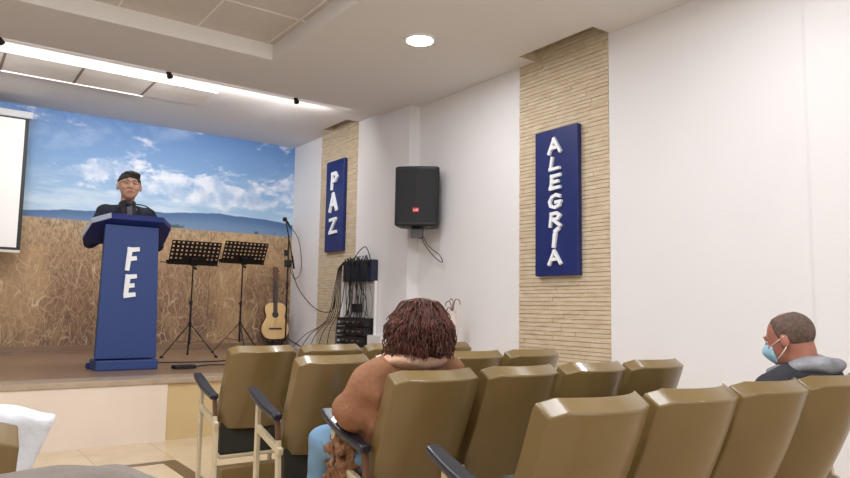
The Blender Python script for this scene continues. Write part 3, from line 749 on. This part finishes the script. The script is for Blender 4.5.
def S_off(a, d): return lambda P: a(P)-d
def S_half(p, n):
    p = np.array(p, float); n = np.array(n, float); n = n/np.linalg.norm(n)
    return lambda P: (P-p) @ n
def S_wob(a, amp, fr, seed=0):
    rs = np.random.RandomState(seed); K = rs.normal(size=(7, 3))*fr; ph = rs.uniform(0, 6.28, 7)
    def f(P):
        w_ = np.zeros(len(P))
        for k_, p_ in zip(K, ph): w_ += np.sin(P @ k_+p_)
        return a(P)+amp*w_/2.6
    return f
def S_xf(a, Mx):
    q_ = Mx.to_scale()[0]; R_ = np.array(Mx.to_3x3())/q_; t_ = np.array(Mx.translation)
    return lambda P: q_*a(((P-t_) @ R_)/q_)
def nets(f, lo, hi, res):
    lo = np.array(lo, float); hi = np.array(hi, float); n = np.ceil((hi-lo)/res).astype(int)+1
    g = np.stack(np.meshgrid(*[np.arange(k) for k in n], indexing='ij'), -1).reshape(-1, 3)
    V = f(lo+g*res).reshape(n); ins = V < 0
    c = n-1; acc = np.zeros(tuple(c)+(3,)); cnt = np.zeros(tuple(c))
    cor = [(i, j, k) for i in (0, 1) for j in (0, 1) for k in (0, 1)]
    def sl(o): return tuple(slice(o[a], o[a]+c[a]) for a in range(3))
    for a in cor:
        for ax in range(3):
            if a[ax]: continue
            b = list(a); b[ax] = 1; b = tuple(b)
            va, vb = V[sl(a)], V[sl(b)]; m = (va < 0) != (vb < 0)
            t_ = np.where(m, va/np.where(m, va-vb, 1), 0)
            for q in range(3): acc[..., q] += m*(a[q]+(t_ if q == ax else 0))
            cnt += m
    act = cnt > 0; idx = -np.ones(tuple(c), int); idx[act] = np.arange(act.sum())
    cells = np.argwhere(act); pos_ = lo+(cells+acc[act]/cnt[act][:, None])*res
    faces = []
    for ax in range(3):
        o1, o2 = (ax+1) % 3, (ax+2) % 3
        s0 = [slice(None)]*3; s1 = [slice(None)]*3; s0[ax] = slice(0, -1); s1[ax] = slice(1, None)
        A, B = ins[tuple(s0)], ins[tuple(s1)]
        E_ = np.argwhere(A != B)
        ok = (E_[:, o1] > 0) & (E_[:, o2] > 0) & (E_[:, o1] < c[o1]) & (E_[:, o2] < c[o2]); E_ = E_[ok]
        if not len(E_): continue
        d1 = np.zeros(3, int); d1[o1] = 1; d2 = np.zeros(3, int); d2[o2] = 1
        q = [idx[tuple((E_-x_).T)] for x_ in (0*d1, d1, d1+d2, d2)]
        fl = A[tuple(E_.T)]
        Q = np.stack(q, 1); Q[fl] = Q[fl][:, ::-1]; Q = Q[(Q >= 0).all(1)]
        faces += [tuple(int(i) for i in r) for r in Q]
    return [tuple(map(float, p)) for p in pos_], faces
def soft(name, parts, m, parent, label=None, smooth=True):
    mb = MB()
    for f, lo, hi, res in parts: mb.add(*nets(f, lo, hi, res))
    me = bpy.data.meshes.new(name); me.from_pydata(mb.v, [], mb.f); me.update()
    for p in me.polygons: p.use_smooth = True
    bm = bmesh.new(); bm.from_mesh(me); bmesh.ops.recalc_face_normals(bm, faces=bm.faces); bm.to_mesh(me); bm.free()
    o = bpy.data.objects.new(name, me); COL.objects.link(o); me.materials.append(m); o.parent = parent
    if label: o['label'] = label
    return o
def frame(loc, yaw_, pitch_=0, roll_=0, sc=1.0):
    return Matrix.Translation(loc) @ Matrix.Rotation(yaw_, 4, 'Z') @ Matrix.Rotation(pitch_, 4, 'X') @ Matrix.Rotation(roll_, 4, 'Y') @ Matrix.Scale(sc, 4)
def head_sdf():
    base = S_u([S_ell((0, -.018, .028), (.076, .098, .090)), S_ell((0, .022, -.035), (.062, .070, .078)), S_ell((0, .050, -.090), (.030, .030, .026))], .035)
    feats = S_u([base, S_cap((0, .088, .004), (0, .110, -.030), .008, .013), S_cap((-.014, .098, -.034), (.014, .098, -.034), .009),
                 S_cap((-.036, .080, .022), (.036, .080, .022), .010), S_cap((-.040, .066, -.03), (.04, .066, -.03), .018),
                 S_ell((0, .090, -.060), (.024, .012, .006)), S_ell((0, .088, -.071), (.021, .012, .007))], .012)
    ears = S_u([S_ell((-.079, -.008, -.010), (.010, .019, .031)), S_ell((.079, -.008, -.010), (.010, .019, .031))], .005)
    f = S_u([feats, ears], .008)
    for s in (-1, 1): f = S_sub(f, S_ell((s*.031, .098, .006), (.018, .014, .010)))
    return f
HEAD = head_sdf()
def face_parts(H, parent, lids=True):
    for s in (-1, 1):
        e = MB().sphere((0, 0, 0), .0115, 12).build('eye', mat('eye_white', (225, 218, 210), .3), parent, smooth=True); e.matrix_local = H @ Matrix.Translation((s*.030, .0735, .005))
        i = MB().sphere((0, .010, 0), .0055, 10).build('iris', mat('iris', (40, 26, 18), .2), e, smooth=True)
        b = MB().tube([(s*.012, .091, .026), (s*.030, .089, .031), (s*.048, .074, .026)], [.002, .003, .0015], 6).build('eyebrow', mat('dark_hair', (26, 20, 18), .7), parent, smooth=True); b.matrix_local = H
    l = MB().tube([(-.022, .096, -.064), (0, .103, -.0645), (.022, .096, -.064)], [.002, .0045, .002], 6).build('mouth', mat('lip', (150, 92, 82), .5), parent, smooth=True); l.matrix_local = H
def hand_sdf(wrist, fwd, nrm, thumb_side=1, curl=.5, sc=1.0):
    wv = Vector(wrist); f = Vector(fwd).normalized(); n_ = Vector(nrm); n_ = (n_-f*n_.dot(f)).normalized(); s = f.cross(n_)*thumb_side
    fs = [S_cap(wv, wv+f*.03*sc, .024*sc, .026*sc)]
    for k, (off, ln) in enumerate(((.030, .074), (.010, .082), (-.011, .076), (-.030, .060))):
        k0 = wv+f*.088*sc+s*off*sc; fs.append(S_cap(wv+f*.03*sc+s*off*.6*sc, k0, .015*sc, .0115*sc))
    palm = S_u(fs, .012)
    dg = []
    for k, (off, ln) in enumerate(((.030, .074), (.010, .082), (-.011, .076), (-.030, .060))):
        p = wv+f*.088*sc+s*off*sc; ang = 0
        for j, (fr_, r0) in enumerate(((.45, .0095), (.30, .0085), (.25, .0075))):
            ang += curl*(.5+.35*j); d = f*math.cos(ang)-n_*math.sin(ang); q = p+d*ln*fr_*sc
            dg.append(S_cap(p, q, r0*sc, r0*.92*sc)); p = q
    t0 = wv+f*.025*sc+s*.022*sc; t1 = t0+(f*.6+s*.75-n_*.25).normalized()*.042*sc; t2 = t1+(f*.9+s*.25-n_*.35).normalized()*.03*sc; t3 = t2+(f*.95-n_*.4).normalized()*.022*sc
    dg += [S_cap(t0, t1, .015*sc, .012*sc), S_cap(t1, t2, .0115*sc, .010*sc), S_cap(t2, t3, .010*sc, .008*sc)]
    g = S_u([palm]+dg, .004)
    c = wv+f*.09*sc; R3 = .13*sc
    return (g, c-Vector((R3,)*3), c+Vector((R3,)*3), .0045)
def lohi(c, r): return tuple(c[i]-r[i] for i in range(3)), tuple(c[i]+r[i] for i in range(3))
M_SKIN = mat('skin', (208, 160, 138), .5, noise=.06, nscale=20)
M_SKIN2 = mat('skin_ruddy', (172, 112, 92), .5, noise=.15, nscale=14)
M_SUIT = mat('navy_suit', (26, 34, 54), .8, bump=.1, bscale=120)
M_HAIR = mat('black_hair', (22, 18, 18), .55, bump=.4, bscale=90)

# ---- speaker behind the lectern
t = empty('person', (1.54, 7.14, ZS), 0, 'person in a dark suit, tie and glasses standing behind the blue lectern', 'person')
H = frame((0.0, -.03, 1.728), PI-.10, .06, 0, 1.18)
KS = np.array((.97, 1.0, 1.045))
WID = np.array((1.12, 1.0, .98)); HT = S_xf(lambda P: HEAD(P/WID), H)
neck = S_cap((0, .03, 1.44), (0, .0, 1.66), .064, .062)
torso = S_u([S_ell((0, .02, 1.25), (.185, .115, .22)), S_ell((0, .02, 1.02), (.155, .11, .18)), S_ell((0, .02, .90), (.17, .12, .13)), S_cap((-.17, .02, 1.40), (.17, .02, 1.40), .055)], .08)
legs = S_u([S_cap((s*.09, .02, .88), (s*.10, .02, .48), .085, .058) for s in (-1, 1)]+[S_cap((s*.10, .02, .48), (s*.11, .04, .08), .055, .04) for s in (-1, 1)], .02)
arms = S_u([S_cap((s*.205, .02, 1.39), (s*.30, .03, 1.13), .052, .042) for s in (-1, 1)]+[S_cap((s*.30, .03, 1.13), (s*.17, -.17, 1.19), .040, .028) for s in (-1, 1)], .03)
bodyf = S_u([torso, neck, arms, legs], .03)
parts = [(S_u([HT, neck], .02), (-.14, -.20, 1.50), (.14, .16, 1.89), .0055), (lambda P: bodyf(P/KS)+.004, (-.42, -.25, .05), (.42, .2, 1.60), .016)]
for s in (-1, 1): parts.append(hand_sdf((s*.18, -.17, 1.243), (-s*.55, -.75, .12), (0, .1, 1), s, .35))
soft('body', parts, M_SKIN, t)
face_parts(H, t)
hair = S_u([S_ell((0, -.020, .036), (.0885, .102, .087)), S_ell((-.020, .040, .088), (.055, .042, .026))], .025)
hair = S_max(hair, lambda P: -(P[:, 2]+.035-1.12*np.clip(P[:, 1]+.004, 0, 1)-.004*np.sin(P[:, 0]*150)))
soft('hair', [(S_xf(S_wob(hair, .0030, 80), H), (-.15, -.22, 1.58), (.15, .16, 1.96), .006)], M_HAIR, t)
jk = S_u([S_ell((0, .02, 1.24), (.215, .142, .24)), S_ell((0, .02, 1.0), (.19, .14, .20)), S_ell((0, .02, .82), (.205, .145, .16)), S_cap((-.185, .02, 1.405), (.185, .02, 1.405), .060, .060)], .07)
slv = S_u([S_cap((s*.215, .02, 1.39), (s*.315, .03, 1.12), .070, .060) for s in (-1, 1)]+[S_cap((s*.315, .03, 1.12), (s*.185, -.15, 1.185), .060, .042) for s in (-1, 1)], .03)
jacket = S_wob(S_u([jk, slv], .04), .004, 24, 2)
vcut = lambda P: np.maximum(np.maximum(np.abs(P[:, 0])-.085*np.clip((P[:, 2]-1.10)/.34, 0, 1.2), -(P[:, 2]-1.10)), P[:, 1]+.03)
jacket = S_max(S_sub(S_sub(jacket, vcut), S_ell((0, 0, 1.54), (.075, .07, .10))), lambda P: .68-P[:, 2])
soft('jacket', [(jacket, (-.45, -.27, .60), (.45, .25, 1.56), .0125)], M_SUIT, t).scale = KS
soft('shirt', [(S_max(S_u([S_ell((0, .02, 1.25), (.195, .136, .23)), S_cap((0, .028, 1.40), (0, .008, 1.495), .084, .080)], .03), lambda P: P[:, 2]-1.505+.2*P[:, 1]), (-.24, -.2, .95), (.24, .2, 1.56), .01)], mat('charcoal_shirt', (48, 48, 56), .8), t).scale = KS
MB().add([(-.020, -.085, 1.50), (.020, -.085, 1.50), (.024, -.12, 1.38), (-.024, -.12, 1.38), (.040, -.135, 1.12), (-.040, -.135, 1.12), (0, -.135, 1.06),
          (-.020, -.065, 1.50), (.020, -.065, 1.50), (.024, -.09, 1.38), (-.024, -.09, 1.38), (.040, -.10, 1.12), (-.040, -.10, 1.12), (0, -.10, 1.06)],
         [(0, 1, 2, 3), (3, 2, 4, 5), (5, 4, 6), (7, 10, 9, 8), (10, 12, 11, 9), (12, 13, 11), (0, 7, 8, 1), (1, 8, 9, 2), (2, 9, 11, 4), (4, 11, 13, 6), (6, 13, 12, 5), (5, 12, 10, 3), (3, 10, 7, 0)]).build('tie', mat('grey_tie', (98, 100, 108), .6), t, bevel=.003).scale = KS
for s in (-1, 1):
    lp = MB().add([(s*.012, -.112, 1.10), (s*.085, -.088, 1.46), (s*.130, -.085, 1.36), (s*.105, -.118, 1.30), (s*.02, -.128, 1.08)], [(0, 1, 2, 3, 4)]).build('lapel', mat('lapel_navy', (16, 20, 34), .7), t); lp.scale = KS; lp.modifiers.new('th', 'SOLIDIFY').thickness = .01
    sh = soft('shoe', [(S_max(S_u([S_ell((s*.11, -.06, .045), (.045, .11, .045)), S_ell((s*.11, .05, .05), (.038, .06, .05))], .03), lambda P: -P[:, 2]), (s*.11-.08, -.2, -.02), (s*.11+.08, .14, .14), .01)], mat('black_leather', (18, 16, 16), .3), t)
soft('trousers', [(S_wob(S_u([S_cap((s*.09, .02, .90), (s*.105, .02, .48), .105, .080) for s in (-1, 1)]+[S_cap((s*.105, .02, .48), (s*.11, .04, .08), .078, .070) for s in (-1, 1)], .015), .003, 30, 4), (-.25, -.14, .03), (.25, .18, 1.02), .014)], M_SUIT, t)
gl = MB()
for s in (-1, 1):
    gl.tube([(s*.034+.024*math.cos(a), .108, .006+.015*math.sin(a)) for a in np.linspace(0, 2*PI, 17)], .0015, 5)
    gl.tube([(s*.058, .106, .012), (s*.078, .06, .010), (s*.083, -.0, .004)], .0018, 5)
gl.tube([(-.010, .110, .012), (.010, .110, .012)], .0018, 5)
g_ = gl.build('glasses', M_BLACK, t, smooth=True); g_.matrix_local = H

# ---- woman in the second row, seen from behind
t = empty('person', (1.57, 2.12, 0), 0, 'person with curly auburn hair and tan coat seated on the aisle, seen from behind', 'person')
H = frame((.045, .185, .990), .05, -.06)
neck = S_cap((.02, .16, .83), (.03, .17, .96), .055, .052)
body = S_u([S_ell((0, .20, .70), (.165, .105, .20)), S_ell((0, .26, .54), (.16, .12, .11)), S_cap((-.105, .19, .815), (.135, .19, .815), .042), neck,
            S_cap((-.145, .20, .78), (-.190, .245, .68), .042, .038), S_cap((-.190, .245, .67), (-.12, .44, .61), .036, .026),
            S_cap((.21, .19, .82), (.19, .22, .62), .046, .040), S_cap((.19, .22, .62), (.06, .44, .60), .038, .026),
            S_cap((-.09, .24, .50), (-.16, .52, .51), .085, .060), S_cap((-.16, .52, .51), (-.17, .58, .10), .056, .040),
            S_cap((.08, .24, .50), (.10, .62, .50), .085, .060), S_cap((.10, .62, .50), (.10, .66, .10), .056, .040)], .035)
parts = [(S_u([S_xf(HEAD, H), neck], .02), (-.09, .04, .87), (.15, .32, 1.15), .006), (S_off(body, -.004), (-.36, .04, .06), (.34, .76, .90), .016)]
parts.append(hand_sdf((-.12, .44, .615), (.5, .8, -.1), (0, .1, 1), 1, .4, .9)); parts.append(hand_sdf((.06, .44, .605), (-.5, .8, -.1), (0, .1, 1), -1, .4, .9))
soft('body', parts, M_SKIN, t)
face_parts(H, t)
M_COAT = mat('tan_coat', (146, 100, 70), .85, noise=.18, nscale=10, bump=.25, bscale=60)
coat = S_u([S_ell((0, .21, .69), (.190, .125, .205)), S_ell((0, .28, .54), (.19, .15, .12)), S_cap((-.125, .19, .820), (.155, .19, .820), .062),
            S_cap((-.155, .205, .785), (-.198, .250, .700), .080, .068), S_cap((-.198, .250, .700), (-.190, .27, .665), .066, .055), S_cap((-.185, .265, .665), (-.13, .43, .620), .052, .042),
            S_cap((.205, .19, .815), (.185, .22, .64), .072, .066), S_cap((.185, .22, .62), (.08, .41, .605), .062, .042),
            S_cap((-.09, .32, .50), (-.12, .47, .51), .095, .09), S_cap((.08, .32, .50), (.09, .47, .50), .095, .09)], .045)
coat = S_sub(S_wob(S_wob(coat, .006, 20, 8), .002, 60, 3), S_ell((.025, .165, .95), (.068, .065, .10)))
soft('coat', [(coat, (-.42, -.02, .34), (.38, .66, .95), .011)], M_COAT, t)
soft('collar', [(S_wob(S_sub(S_ell((.025, .165, .875), (.145, .095, .042)), S_ell((.025, .19, .93), (.085, .07, .08))), .003, 50, 5), (-.15, .03, .80), (.20, .30, .95), .007)], mat('pale_collar', (206, 164, 138), .85, noise=.15, nscale=20, bump=.3, bscale=70), t, 'pale peach collar')
hem = S_wob(S_wob(S_u([S_cap((-.178, .30, .55), (-.188, .42, .52), .048, .040), S_cap((-.180, .30, .47), (-.185, .40, .40), .050, .044)], .03), .012, 75, 11), .008, 130, 12)
soft('crochet_hem', [(hem, (-.34, .16, .28), (-.12, .54, .60), .008)], mat('crochet', (150, 108, 74), .95, noise=.5, nscale=70, col2=(88, 56, 36)), t, 'brown curly-textured hem')
M_JEAN = mat('pale_denim', (112, 146, 176), .85, noise=.2, nscale=12)
jl = S_u([S_cap((-.10, .30, .50), (-.17, .52, .515), .095, .074), S_cap((-.17, .52, .515), (-.18, .58, .10), .070, .056), S_cap((.08, .24, .49), (.10, .62, .50), .10, .078), S_cap((.10, .62, .50), (.10, .66, .10), .076, .060)], .02)
soft('jeans', [(S_wob(jl, .004, 26, 5), (-.32, .12, .07), (.22, .76, .66), .012)], M_JEAN, t)
for s, xx in ((-1, -.18), (1, .10)):
    soft('shoe', [(S_max(S_u([S_ell((xx, .74, .045), (.042, .10, .045)), S_ell((xx, .66, .05), (.036, .06, .05))], .03), lambda P: -P[:, 2]), (xx-.08, .56, -.02), (xx+.08, .88, .14), .01)], mat('brown_boot', (70, 46, 34), .6), t)
M_CURL = mat('auburn_hair', (104, 54, 36), .6, noise=.5, nscale=30, col2=(52, 28, 22), bump=.6, bscale=60)
hc = Vector((.025, .165, 1.0))
hb = S_u([S_ell((.048, .170, 1.020), (.100, .112, .098)), S_ell((.045, .160, .965), (.125, .108, .085)), S_ell((.045, .145, .915), (.118, .075, .045))], .05)
hb = S_sub(hb, S_ell((.045, .31, .985), (.060, .085, .09)))
hb = S_wob(S_wob(hb, .004, 55, 21), .002, 130, 22)
ho = soft('hair', [(hb, (-.14, .0, .82), (.24, .34, 1.19), .0065)], M_CURL, t)
rs = random.Random(12); mb = MB()
for k in range(1150):
    az = rs.uniform(-PI, PI); el = math.asin(rs.uniform(-.35, 1.0))
    d = Vector((math.cos(el)*math.sin(az), -math.cos(el)*math.cos(az), math.sin(el)))
    if d.y > .45 and d.z < .75: continue
    p = Vector((.045+d.x*.112, .165+d.y*.110, 1.0+d.z*(.120 if d.z > 0 else .10)))
    pts = []; n_ = rs.randint(6, 11); ph = rs.uniform(0, 6); fr_ = rs.uniform(.9, 1.5); amp = rs.uniform(.002, .0045)
    out = Vector((d.x, d.y, 0))
    if out.length > .01: out.normalize()
    else: out = Vector((1, 0, 0))
    tang = Vector((-out.y, out.x, 0)); q = p.copy(); lim = rs.uniform(.114, .142)
    for j in range(n_):
        pts.append(q+tang*math.cos(ph+j*fr_)*amp+out*math.sin(ph+j*fr_)*amp)
        rad = Vector((q.x-.045, q.y-.165, 0)).length
        q = q+out*(.009 if rad < lim else 0)+Vector((0, 0, -.011 if rad > .07 else -.002))
        if q.z < .872+rs.uniform(0, .02): break
    if len(pts) > 3: mb.tube(pts, [.0022]*(len(pts)-1)+[.0008], 4)
mb.build('curls', M_CURL, ho, smooth=True)['kind'] = 'stuff'

# ---- masked man in the nearest row
t = empty('person', (2.88, 1.315, 0), 0, 'person with shaved grey hair, blue face mask and dark hooded jacket seated at right', 'person')
H = frame((-.015, .140, .978), .16, -.26, 0, .90)
neck = S_cap((.0, .08, .80), (.0, .10, .935), .062, .058)
body = S_u([S_ell((0, .14, .68), (.175, .125, .19)), S_ell((0, .20, .54), (.175, .14, .12)), S_cap((-.13, .11, .79), (.16, .11, .79), .045), neck,
            S_cap((-.15, .13, .775), (-.185, .24, .56), .045, .042), S_cap((-.185, .24, .56), (-.10, .44, .54), .04, .03),
            S_cap((.21, .14, .79), (.24, .24, .56), .05, .042), S_cap((.24, .24, .56), (.10, .44, .54), .04, .03),
            S_cap((-.10, .26, .50), (-.12, .64, .50), .085, .062), S_cap((-.12, .64, .50), (-.12, .68, .10), .058, .042),
            S_cap((.10, .26, .50), (.12, .64, .50), .085, .062), S_cap((.12, .64, .50), (.12, .68, .10), .058, .042)], .035)
soft('body', [(S_u([S_xf(HEAD, H), neck], .022), (-.16, -.06, .84), (.14, .34, 1.14), .0055), (S_off(body, -.004), (-.34, .0, .06), (.34, .78, .87), .016),
              hand_sdf((-.10, .44, .545), (.5, .8, -.1), (0, .1, 1), 1, .4), hand_sdf((.10, .44, .545), (-.5, .8, -.1), (0, .1, 1), -1, .4)], M_SKIN2, t)
face_parts(H, t)
hs_ = S_off(S_ell((0, -.020, .028), (.0775, .0995, .0905)), .0022)
hs_ = S_max(hs_, lambda P: P[:, 1]-.030-.3*np.clip(P[:, 2]-.05, -1, 1)); hs_ = S_max(hs_, lambda P: -(P[:, 2]+.05)); hs_ = S_sub(hs_, S_ell((0, -.0, .125), (.04, .055, .03)))
soft('hair', [(S_xf(hs_, H), (-.18, -.05, .86), (.16, .34, 1.18), .0055)], mat('cropped_hair', (74, 58, 50), .8, noise=.3, nscale=60, bump=.3, bscale=200, col2=(110, 88, 76)), t)
mk = S_sub(S_off(S_u([S_ell((0, .030, -.045), (.064, .074, .060)), S_cap((0, .085, -.02), (0, .101, -.034), .012, .015)], .03), .005), S_half((0, .045, 0), (0, 1, .0)))
mk = S_max(mk, lambda P: P[:, 2]+.004+.15*(P[:, 1]-.1)); mk = S_max(mk, lambda P: -(P[:, 2]+.108))
mk2 = S_max(S_off(S_u([S_ell((0, .030, -.045), (.064, .074, .060)), S_cap((0, .085, -.02), (0, .101, -.034), .012, .015)], .03), .006), lambda P: np.maximum(.056-P[:, 1], np.maximum(P[:, 2]+.006, -(P[:, 2]+.105))))
mo = soft('face_mask', [(S_xf(mk2, H), (-.18, .04, .80), (.16, .38, 1.08), .005)], mat('mask_blue', (160, 204, 220), .8, noise=.08, nscale=20), t)
for s in (-1, 1):
    for za, zb_ in ((-.015, .012), (-.085, -.035)):
        e = MB().tube([(s*.055, .060, za), (s*.074, .02, (za+zb_)/2), (s*.086, -.012, zb_)], .0018, 5).build('ear_loop', M_TRIMW, mo, smooth=True); e.matrix_local = H
M_JKT = mat('dark_jacket', (34, 34, 42), .75, noise=.2, nscale=8, bump=.2, bscale=40)
jk = S_u([S_ell((0, .14, .67), (.205, .135, .205)), S_ell((0, .20, .54), (.19, .145, .12)), S_cap((-.125, .10, .800), (.165, .09, .808), .066), S_ell((0, .06, .84), (.13, .10, .05)),
          S_cap((-.155, .13, .775), (-.19, .24, .56), .070, .062), S_cap((-.19, .24, .56), (-.10, .40, .545), .062, .045),
          S_cap((.21, .14, .79), (.25, .24, .56), .078, .066), S_cap((.25, .24, .56), (.12, .40, .545), .064, .045)], .045)
jk = S_sub(S_wob(jk, .006, 26, 31), S_ell((0, .12, .93), (.072, .075, .12)))
soft('jacket', [(jk, (-.36, -.08, .38), (.37, .52, .96), .0115)], M_JKT, t)
hood = S_u([S_ell((.0, .045, .878), (.118, .085, .042)), S_cap((-.09, .09, .868), (-.055, .20, .850), .026, .018), S_cap((.09, .09, .865), (.055, .20, .845), .026, .018), S_cap((-.045, -.01, .885), (.05, -.01, .885), .024)], .03)
hood = S_sub(S_wob(hood, .004, 45, 9), S_ell((0, .115, .94), (.064, .070, .10)))
soft('hood', [(hood, (-.20, -.08, .78), (.20, .32, .97), .0075)], mat('grey_hood', (150, 150, 156), .9, noise=.35, nscale=18, bump=.3, bscale=50), t, 'light grey hood lining')
soft('trousers', [(S_wob(S_u([S_cap((s*.10, .26, .49), (s*.12, .64, .50), .10, .08) for s in (-1, 1)]+[S_cap((s*.12, .64, .50), (s*.12, .68, .08), .078, .066) for s in (-1, 1)], .02), .004, 26, 6), (-.26, .12, .05), (.26, .78, .62), .014)], mat('grey_trousers', (60, 60, 66), .85), t)
for s in (-1, 1):
    soft('shoe', [(S_max(S_u([S_ell((s*.12, .75, .045), (.045, .11, .045)), S_ell((s*.12, .66, .05), (.038, .06, .05))], .03), lambda P: -P[:, 2]), (s*.12-.08, .55, -.02), (s*.12+.08, .90, .14), .01)], mat('black_leather', (18, 16, 16), .3), t)

# ------------------------------------------------------------------ left foreground
# white cloth over the chair of the third row, left block
NX_, NY_ = 34, 26; vs = []; fs = []
for j in range(NY_+1):
    for i in range(NX_+1):
        u = i/NX_; v = j/NY_; L_ = (v-.28)*.40
        xr = .345-.10*max(0, L_-.03)/.26-.0*u
        x_ = -.30+(xr+.30)*u; fold = (.016*math.sin(u*15+v*5)+.009*math.sin(u*34+v*9+1))*min(1, max(0, L_)*9)
        drop = .045*max(0, (u-.72)/.28)**1.3
        if L_ < 0: y_, z_ = 2.395-L_*.75, .793-.25*max(0, -L_-.03)
        elif L_ < .045: y_, z_ = 2.395-L_, .795-.3*L_
        else: y_, z_ = 2.350-.10*(L_-.045)-fold-.01, .782-(L_-.045)
        vs.append((x_, y_, z_-drop+.010*math.sin(u*5+1)+.005*math.sin(u*23+v*6)))
for j in range(NY_):
    for i in range(NX_): fs.append((j*(NX_+1)+i, j*(NX_+1)+i+1, (j+1)*(NX_+1)+i+1, (j+1)*(NX_+1)+i))
o = MB().add(vs, fs).build('white_cloth', mat('white_cotton', (208, 208, 213), .9, noise=.10, nscale=9, bump=.9, bscale=11), None, smooth=True); sm = o.modifiers.new('th', 'SOLIDIFY'); sm.thickness = .005
tag(o, 'white cloth draped over a low chair back left of the aisle', 'cloth')
gj = S_u([S_ell((.10, .93, .78), (.22, .12, .10)), S_ell((-.12, .90, .76), (.24, .13, .12)), S_ell((.05, .92, .60), (.28, .14, .16))], .08)
soft('grey_coat', [(S_wob(S_wob(gj, .010, 14, 41), .004, 45, 42), (-.42, .70, .38), (.42, 1.12, .94), .012)], mat('grey_wool', (122, 112, 104), .95, noise=.15, nscale=12, bump=.2, bscale=80), None)
tag(bpy.data.objects['grey_coat'], 'grey coat bundled over the seat at the very bottom left corner', 'coat')

# tall pale floor vase with dry curled twigs by the side wall
t = empty('vase', (4.13, 5.30, 0), 0, 'tall slim pale floor vase with curled dry twigs by the wall beyond the curly hair', 'vase')
MB().lathe((0, 0, 0), [(.09, 0), (.105, .05), (.10, .30), (.075, .60), (.055, .85), (.040, .98), (.036, 1.03), (.046, 1.06)], 24).build('vessel', mat('vase_pink', (226, 210, 202), .5), t, smooth='auto')
for q in ([(0, 0, 1.0), (.0, .02, 1.10), (.01, .06, 1.15), (.0, .10, 1.14), (0, .11, 1.11)], [(0, 0, 1.0), (0, -.02, 1.12), (0, -.05, 1.17), (0, -.10, 1.16), (0, -.12, 1.12)], [(0, 0, 1.0), (0, .0, 1.10), (0, -.01, 1.15), (0, .02, 1.175), (0, .045, 1.16)], [(0, 0, 1.0), (0, .03, 1.08), (0, .07, 1.09), (0, .09, 1.06)]):
    MB().tube(spline(q, 6), .0045, 6).build('twig', mat('twig_brown', (120, 84, 68), .7), t, smooth=True)
